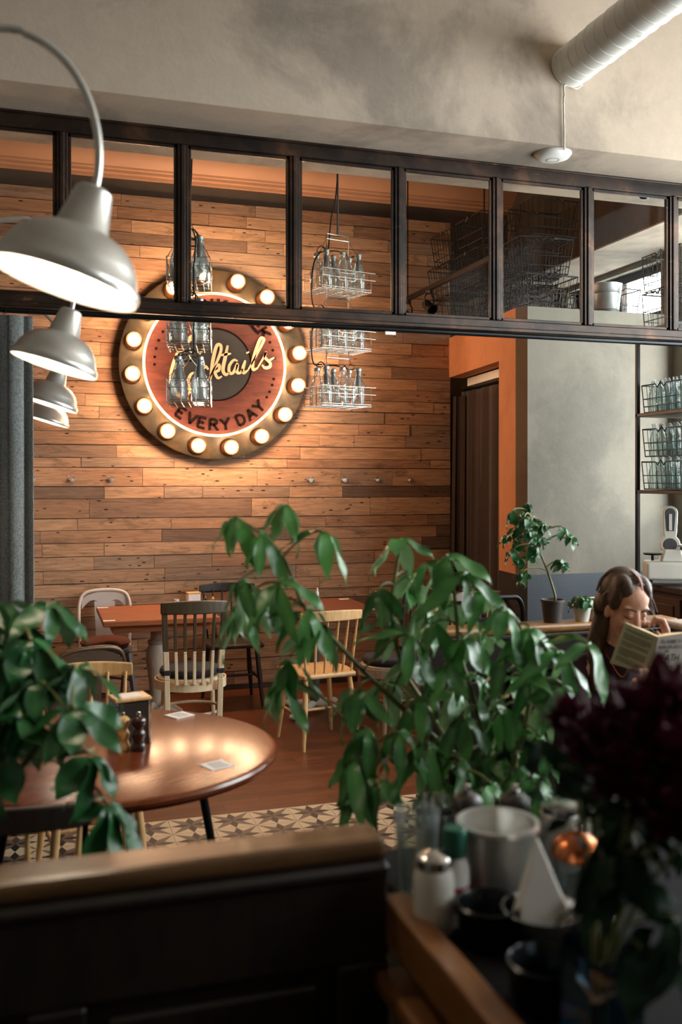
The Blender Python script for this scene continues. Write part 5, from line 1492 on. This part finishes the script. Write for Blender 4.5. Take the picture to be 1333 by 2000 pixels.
# clothes
c = MB()
limb(c, [p + CAM_F * .004 for p in TORSO[0]], [r + .012 for r in TORSO[1]])
c.ball(W(-.005, .075, -.37), (.135, .105, .115), 20, 14)
limb(c, [W(-.085, .105, -.235), shL], [.050, .066]); limb(c, [W(.075, .115, -.235), shR], [.050, .066])
limb(c, [shR, elR, elR.lerp(wrR, .72)], [.064, .052, .042]); limb(c, [shL, elL, elL.lerp(wrL, .75)], [.064, .052, .042])
fused('blouse', c, M['wine_top'], person, .008, 3)
tr_ = MB()
for h_p, k_p, a_p in ((hipL, knL, anL), (hipR, knR, anR)): limb(tr_, [h_p, k_p, Vector(k_p).lerp(a_p, .9)], [.098, .072, .055])
capsule(tr_, hipL, hipR, .115, .115)
fused('trousers', tr_, M['dark_trousers'], person, .010, 3)
obj('necklace', MB().tube(smooth_path([W(-.062, .05, -.155), W(-.045, .012, -.21), W(-.012, -.012, -.255), W(.02, .012, -.215), W(.045, .05, -.16)], 5), .0012, 5), M['copper'], person, smooth=60)

# ---- the paperback
book = empty('paperback_book', (BK['sb'].x, BK['sb'].y, BK['sb'].z), 0, 'open paperback held up by the reader', 'book')
BO = BK['sb']
M['cover'] = plain('cream_cover', rgb(226, 212, 188), .55, var=.05)
M['cover2'] = plain('grey_beige_cover', rgb(160, 148, 138), .55, var=.06)
M['pages'] = plain('book_pages', rgb(226, 190, 140), .8, var=.06, scale=80)
M['ink'] = plain('grey_ink', rgb(128, 116, 100), .7)
M['ink_black'] = plain('black_ink', rgb(20, 18, 18), .6)
def half_book(st, sb, et, eb, cover, name):
    st, sb, et, eb = [Vector(p) - BO for p in (st, sb, et, eb)]
    nrm = (et - st).cross(sb - st).normalized()
    if nrm.dot(CAM_F) < 0: nrm = -nrm                # away from the viewer, towards her
    def sheet(t0, t1, bulge, inset, n=8):
        vs_, fs_ = [], []
        for i in range(n + 1):
            s = i / n * (1 - inset)
            for (p, q) in ((st, et), (sb, eb)):
                base = p.lerp(q, s) + (st - sb) * 0
                vs_.append(base + nrm * t0); vs_.append(base + nrm * (t1 + bulge * math.sin(PI * min(1, s * 1.1 + .08))))
        for i in range(n):
            a = i * 4
            fs_ += [(a, a + 2, a + 6, a + 4), (a + 1, a + 5, a + 7, a + 3), (a, a + 4, a + 5, a + 1), (a + 2, a + 3, a + 7, a + 6)]
        fs_ += [(0, 1, 3, 2), (n * 4, n * 4 + 2, n * 4 + 3, n * 4 + 1)]
        return MB().add(vs_, fs_)
    cv_ = obj(name, sheet(-.0006, .0006, 0, 0), cover, book)
    obj('page_block', sheet(.0008, .006, .010, .03), M['pages'], book)
    return st, sb, et, eb, nrm, cv_
st, sb, et, eb, nr_, cl_ = half_book(BK['st'], BK['sb'], BK['lt'], BK['lb'], M['cover'], 'back_cover')
X = (st - et).normalized(); Yv = (et - eb); hgt = Yv.length; Yv = Yv.normalized(); wid = (st - et).length
def cover_T(o, X, Yv, n): return Matrix((X.to_4d(), Yv.to_4d(), (-n).to_4d(), (0, 0, 0, 1))).transposed() @ Matrix.Identity(4) if False else Matrix(((X.x, Yv.x, -n.x, o.x), (X.y, Yv.y, -n.y, o.y), (X.z, Yv.z, -n.z, o.z), (0, 0, 0, 1)))
T = cover_T(eb - nr_ * .0012, X, Yv, nr_)
pr_ = MB(); rn = random.Random(2)
y = hgt * .90
for para in (2, 4, 3, 5, 3):
    for k in range(para):
        x0, x1 = wid * .10, wid * (.90 if k < para - 1 else rn.uniform(.4, .8))
        pr_.ribbon([(x0, y), (x1, y)], .0022, .0003, T)
        y -= .0052
    y -= .0052
obj('cover_print', pr_, M['ink'], cl_)
obj('print_block', MB().ribbon([(wid * .62, hgt * .07), (wid * .86, hgt * .07)], .012, .0003, T), M['ink'], cl_)
st, sb, et, eb, nr_, cr_ = half_book(BK['st'], BK['sb'], BK['rt'], BK['rb'], M['cover2'], 'front_cover')
X = (eb - sb).normalized(); Yv = (st - sb); hgt = Yv.length; Yv = Yv.normalized(); wid = (eb - sb).length
T = cover_T(sb - nr_ * .0012, X, Yv, nr_)
def book_line(text, y, h, x0, st_, adv=.95):
    g = MB(); x = x0
    for ch in text:
        if ch != ' ': glyph(g, ch, T @ Matrix.Translation((x + .4 * h, y, 0)), h, st_, .0004, False)
        x += h * (adv if ch != 'I' else .5)
    obj('title_lettering', g, M['ink_black'], cr_)
book_line('ELISABETH', hgt * .84, .011, .018, .0014)
book_line('KUBLER-ROSS', hgt * .70, .0095, .012, .0013)
book_line('ON', hgt * .60, .007, .042, .001)
book_line('DEATH', hgt * .37, .021, .008, .0028)
book_line('&', hgt * .26, .009, .045, .0013)
book_line('DYING', hgt * .08, .018, .008, .0026)

# ---- bench she sits on
be = empty('booth_bench', (1.95, 3.30, 0), 0, 'dark wooden booth bench under the reader', 'bench')
obj('bench_seat', MB().span((-.38, -.27, .345), (.74, .36, .385)), M['wood_panel'], be, bevel=.006)
obj('bench_front', MB().span((-.36, -.25, 0), (.72, -.22, .345)), M['wood_panel'], be, bevel=.004)
obj('bench_side', MB().span((-.38, -.25, 0), (-.35, .36, .345)), M['wood_panel'], be, bevel=.004)

# ================================================================ SERVICE STATION IN FRONT
ST_Z = .925
sn = empty('service_station', (.60, 1.15, 0), 0, 'dark wooden service station with raised wood lip, lower right', 'cabinet')
obj('station_body', MB().span((0, -.85, 0), (1.1, .62, ST_Z - .02)), M['wood_panel'], sn, bevel=.004)
M['station_top'] = plain('matt_black_top', rgb(16, 15, 14), 0.9, spec=0.15, var=0.2)
obj('station_top', MB().span((0, -.85, ST_Z - .02), (1.1, .62, ST_Z)), M['station_top'], sn, bevel=.003)
obj('side_lip', MB().span((-.045, -.85, ST_Z - .05), (.0, .38, ST_Z + .025)), M['wood_cap_y'], sn, bevel=.006, seg=2)
obj('side_moulding', MB().span((-.065, -.85, .80), (0, .36, .835)), M['wood_cap_y'], sn, bevel=.010, seg=2)
obj('side_panel', MB().span((-.012, -.60, .15), (0, .25, .72)), M['wood_panel'], sn, bevel=.005)

def onst(px, py): 
    q = G(px, py, ST_Z); return Vector((q.x, q.y, ST_Z))
def vessel(name, px, py, prof, mat, label, cat, n=28, part='body', **kw):
    e = empty(name, onst(px, py), 0, label, cat)
    obj(part, MB().shell(prof, n), mat, e, smooth=40)
    return e
gl_prof = lambda r, h: [(0, .006), (r * .8, .0), (r * .84, .004), (r, h), (r - .0025, h), (r * .84 - .003, .012), (0, .012)]
g1 = vessel('drinking_glass', 815, 1748, gl_prof(.040, .150), M['glass'], 'tall clear glass at the end of the wood lip', 'glass')
g1b = vessel('cutlery_cup', 850, 1712, gl_prof(.038, .120), M['steel'], 'steel cutlery cup behind the tall clear glass', 'cup')
for k, (dx, dy) in enumerate(((.01, .0), (-.012, .012), (.0, -.014), (.016, .014))):
    q = onst(850, 1712)
    kn_ = empty('table_knife' if k % 2 else 'table_fork', q + Vector((dx, dy, .014)), k, ('steel knife' if k % 2 else 'steel fork') + (' nearest the rim in the cutlery cup' if k < 2 else ' leaning back in the cutlery cup'), 'cutlery')
    obj('handle', MB().tube([(0, 0, 0), (.004, .002, .08), (.010, .004, .135)], [.003, .004, .006], 8), M['steel'], kn_, smooth=60)
mg = vessel('salt_shaker', 848, 1812, [(0, 0), (.032, 0), (.034, .01), (.033, .085), (.028, .10), (0, .10)], M['ceramic'], 'white ceramic shaker with steel top behind the wood lip', 'shaker')
obj('shaker_top', MB().lathe([(0, .10), (.029, .10), (.029, .115), (.02, .124), (0, .126)], 20), M['steel'], mg, smooth=40)
M['green_cap'] = plain('dark_green_cap', rgb(16, 84, 66), .4); M['red_label'] = plain('red_label', rgb(150, 34, 34), .6)
sq = vessel('sauce_bottle', 888, 1800, [(0, 0), (.024, 0), (.025, .01), (.025, .09), (.02, .11), (0, .11)], M['white_plastic'], 'white sauce bottle with green cap and red label', 'bottle')
obj('cap', MB().lathe([(0, .11), (.021, .11), (.021, .145), (.017, .155), (0, .156)], 20), M['green_cap'], sq, smooth=40)
obj('bottle_label', MB().shell([(.0256, .025), (.0256, .065)], 24), M['red_label'], sq, smooth=40)
bu = vessel('ice_bucket', 972, 1775, [(0, .002), (.048, 0), (.052, .01), (.066, .138), (.070, .142), (.070, .150), (.064, .150), (.062, .138), (.048, .012), (0, .012)], M['alu'], 'round aluminium bucket among the condiments', 'bucket', 36)
bo = vessel('steel_bowl', 1060, 1850, [(0, .002), (.035, 0), (.050, .02), (.062, .055), (.064, .062), (.060, .062), (.047, .024), (0, .010)], M['steel'], 'steel bowl holding a folded white napkin', 'bowl', 36)
q = onst(1060, 1850)
nk = empty('folded_napkin', q + Vector((0, 0, .010)), -.2, 'white napkin folded to a pyramid in the steel bowl', 'napkin')
obj('napkin_cloth', MB().add([(-.048, -.022, .02), (.052, -.026, .015), (.040, .034, .035), (-.038, .034, .035), (-.008, .006, .165)], [(0, 1, 4), (1, 2, 4), (2, 3, 4), (3, 0, 4), (3, 2, 1, 0)]), M['paper'], nk, bevel=.002)
ja = vessel('copper_lidded_jar', 1128, 1768, gl_prof(.042, .085), M['glass'], 'glass jar with a domed copper lid', 'jar')
obj('jar_lid', MB().lathe([(0, .086), (.044, .086), (.044, .094), (.036, .112), (.018, .122), (0, .124)], 28), M['copper'], ja, smooth=50)
obj('lid_knob', MB().ball((0, 0, .131), .009, 12, 8), M['steel'], ja, smooth=60)
for k, (px, py, r, h, lab) in enumerate(((1095, 1690, .038, .10, 'white ceramic jar at the back of the station'), (1185, 1690, .034, .11, 'pale ceramic jar right of the copper-lidded jar'))):
    e = vessel('storage_jar', px, py, [(0, 0), (r, 0), (r * 1.02, .01), (r, h), (r * .9, h + .004), (0, h + .004)], M['ceramic'], lab, 'jar')
    obj('jar_lid', MB().lathe([(0, h + .004), (r * .98, h + .004), (r * .98, h + .014), (0, h + .016)], 24), M['steel'], e, smooth=40)
for px, py, lab in ((912, 1690, 'steel-topped mill at the back left of the station'), (1006, 1690, 'steel-topped mill behind the aluminium bucket'), (1215, 1720, 'steel-topped mill below the dark flowers')):
    q = onst(px, py)
    mill(q, .155, M['wood_black'], lab)
q = onst(1165, 1855)
ck = empty('wooden_stopper_bottle', q, 0, 'dark squat bottle with round wooden stopper', 'bottle')
obj('body', MB().lathe([(0, 0), (.034, 0), (.036, .01), (.034, .05), (.016, .065), (.016, .072), (0, .072)], 24), M['rod'], ck, smooth=40)
obj('stopper', MB().ball((0, 0, .088), (.024, .024, .019), 18, 12), M['wood_light'], ck, smooth=60)
for k, (px, py, lab) in enumerate(((1065, 1965, 'black pot in the front row of the station'), (955, 1842, 'black pot below the aluminium bucket'))):
    vessel('black_pot', px, py, [(0, .003), (.040, 0), (.048, .02), (.050, .06), (.053, .064), (.050, .066), (.046, .06), (.042, .01), (0, .01)], M['rod'], lab, 'pot')

# vase with dark red flowers
q = onst(1172, 2040)
VZ = q.copy()
va = vessel('blue_glass_vase', 1172, 2040, [(0, .004), (.052, 0), (.056, .008), (.056, .10), (.050, .118), (.053, .128), (.050, .128), (.047, .118), (.052, .10), (.052, .010), (0, .008)], M['blue_glass'], 'blue glass vase holding the dark red flowers', 'vase', 8)
obj('metal_clasp', MB().tube([(-.05, -.03, .11), (-.04, -.055, .09), (-.01, -.058, .10), (.03, -.05, .12)], .003, 6), M['steel'], va, smooth=60)
M['petal'] = leaf_mat('burgundy_petal', rgb(24, 3, 7), rgb(78, 10, 28), rgb(60, 12, 28), .8)
pet = [leaflet_mesh('petal', L, .030, -.9, .2, M['petal'], .5) for L in (.044, .052, .038)]
M['leaf_deep'] = leaf_mat('blackish_leaf', rgb(7, 24, 13), rgb(20, 48, 26), rgb(18, 34, 22), .85)
LS_FL = leafset(M['leaf_deep'], .085, .038)
def flower(px, py, d, r, label, seedv):
    rn = random.Random(seedv)
    c = D(px, py, d)
    f = empty('dark_red_flower', VZ + Vector((0, 0, .05)), 0, label, 'flower', 'dark red flowers in the blue vase')
    B = VZ + Vector((0, 0, .05))
    rel = c - B
    obj('stem', MB().tube(bez((rn.uniform(-.02, .02), rn.uniform(-.02, .02), -.03), (rel.x * .15, rel.y * .15, rel.z * .5), (rel.x * .8, rel.y * .8, rel.z * .75), rel - Vector((0, 0, r * .3)), 10), .003, 6), M['stem'], f, smooth=60)
    bl = obj('bloom', MB().ball(rel, r * .45, 12, 8), M['petal'], f, smooth=60)
    k = 0
    for ring, (n, el) in enumerate(((9, -.35), (10, .05), (9, .45), (7, .85), (5, 1.25))):
        for i in range(n):
            a = 2 * PI * i / n + ring * .4 + rn.uniform(-.1, .1)
            dv = Vector((math.cos(a) * math.cos(el), math.sin(a) * math.cos(el), math.sin(el)))
            X_ = dv; Y_ = Vector((-math.sin(a), math.cos(a), 0)); Z_ = X_.cross(Y_)
            s = r / .062 * rn.uniform(.9, 1.15)
            Mx = Matrix.Translation(rel + dv * r * .28) @ Matrix((X_, Y_, Z_)).transposed().to_4x4() @ Matrix.Scale(s, 4)
            put('petal', rn.choice(pet), bl, M=Mx)
    for t in (.58, .72, .85) if px < 1330 else (.34, .46, .6, .75):
        p0 = rel * t
        a = rn.uniform(0, 6.28)
        compound_leaf(f, p0, p0 + Vector((math.cos(a) * .05, math.sin(a) * .05, .02)), LS_FL, rn, 3, (.0, .9), .0016)
for k, (px, py, d, r, lab) in enumerate(((1288, 1412, 1.22, .068, 'highest dark red bloom, in front of the book'), (1345, 1490, 1.18, .074, 'dark red bloom at the right edge'), (1165, 1465, 1.26, .048, 'dark red bloom left of the others with pinkish petals'),
    (1235, 1520, 1.20, .068, 'lower dark red bloom in the middle of the bunch'), (1340, 1600, 1.15, .066, 'lowest dark red bloom at the right edge'), (1110, 1410, 1.32, .036, 'small dark red bloom nearest the big plant'))):
    flower(px, py, d, r, lab, 30 + k)
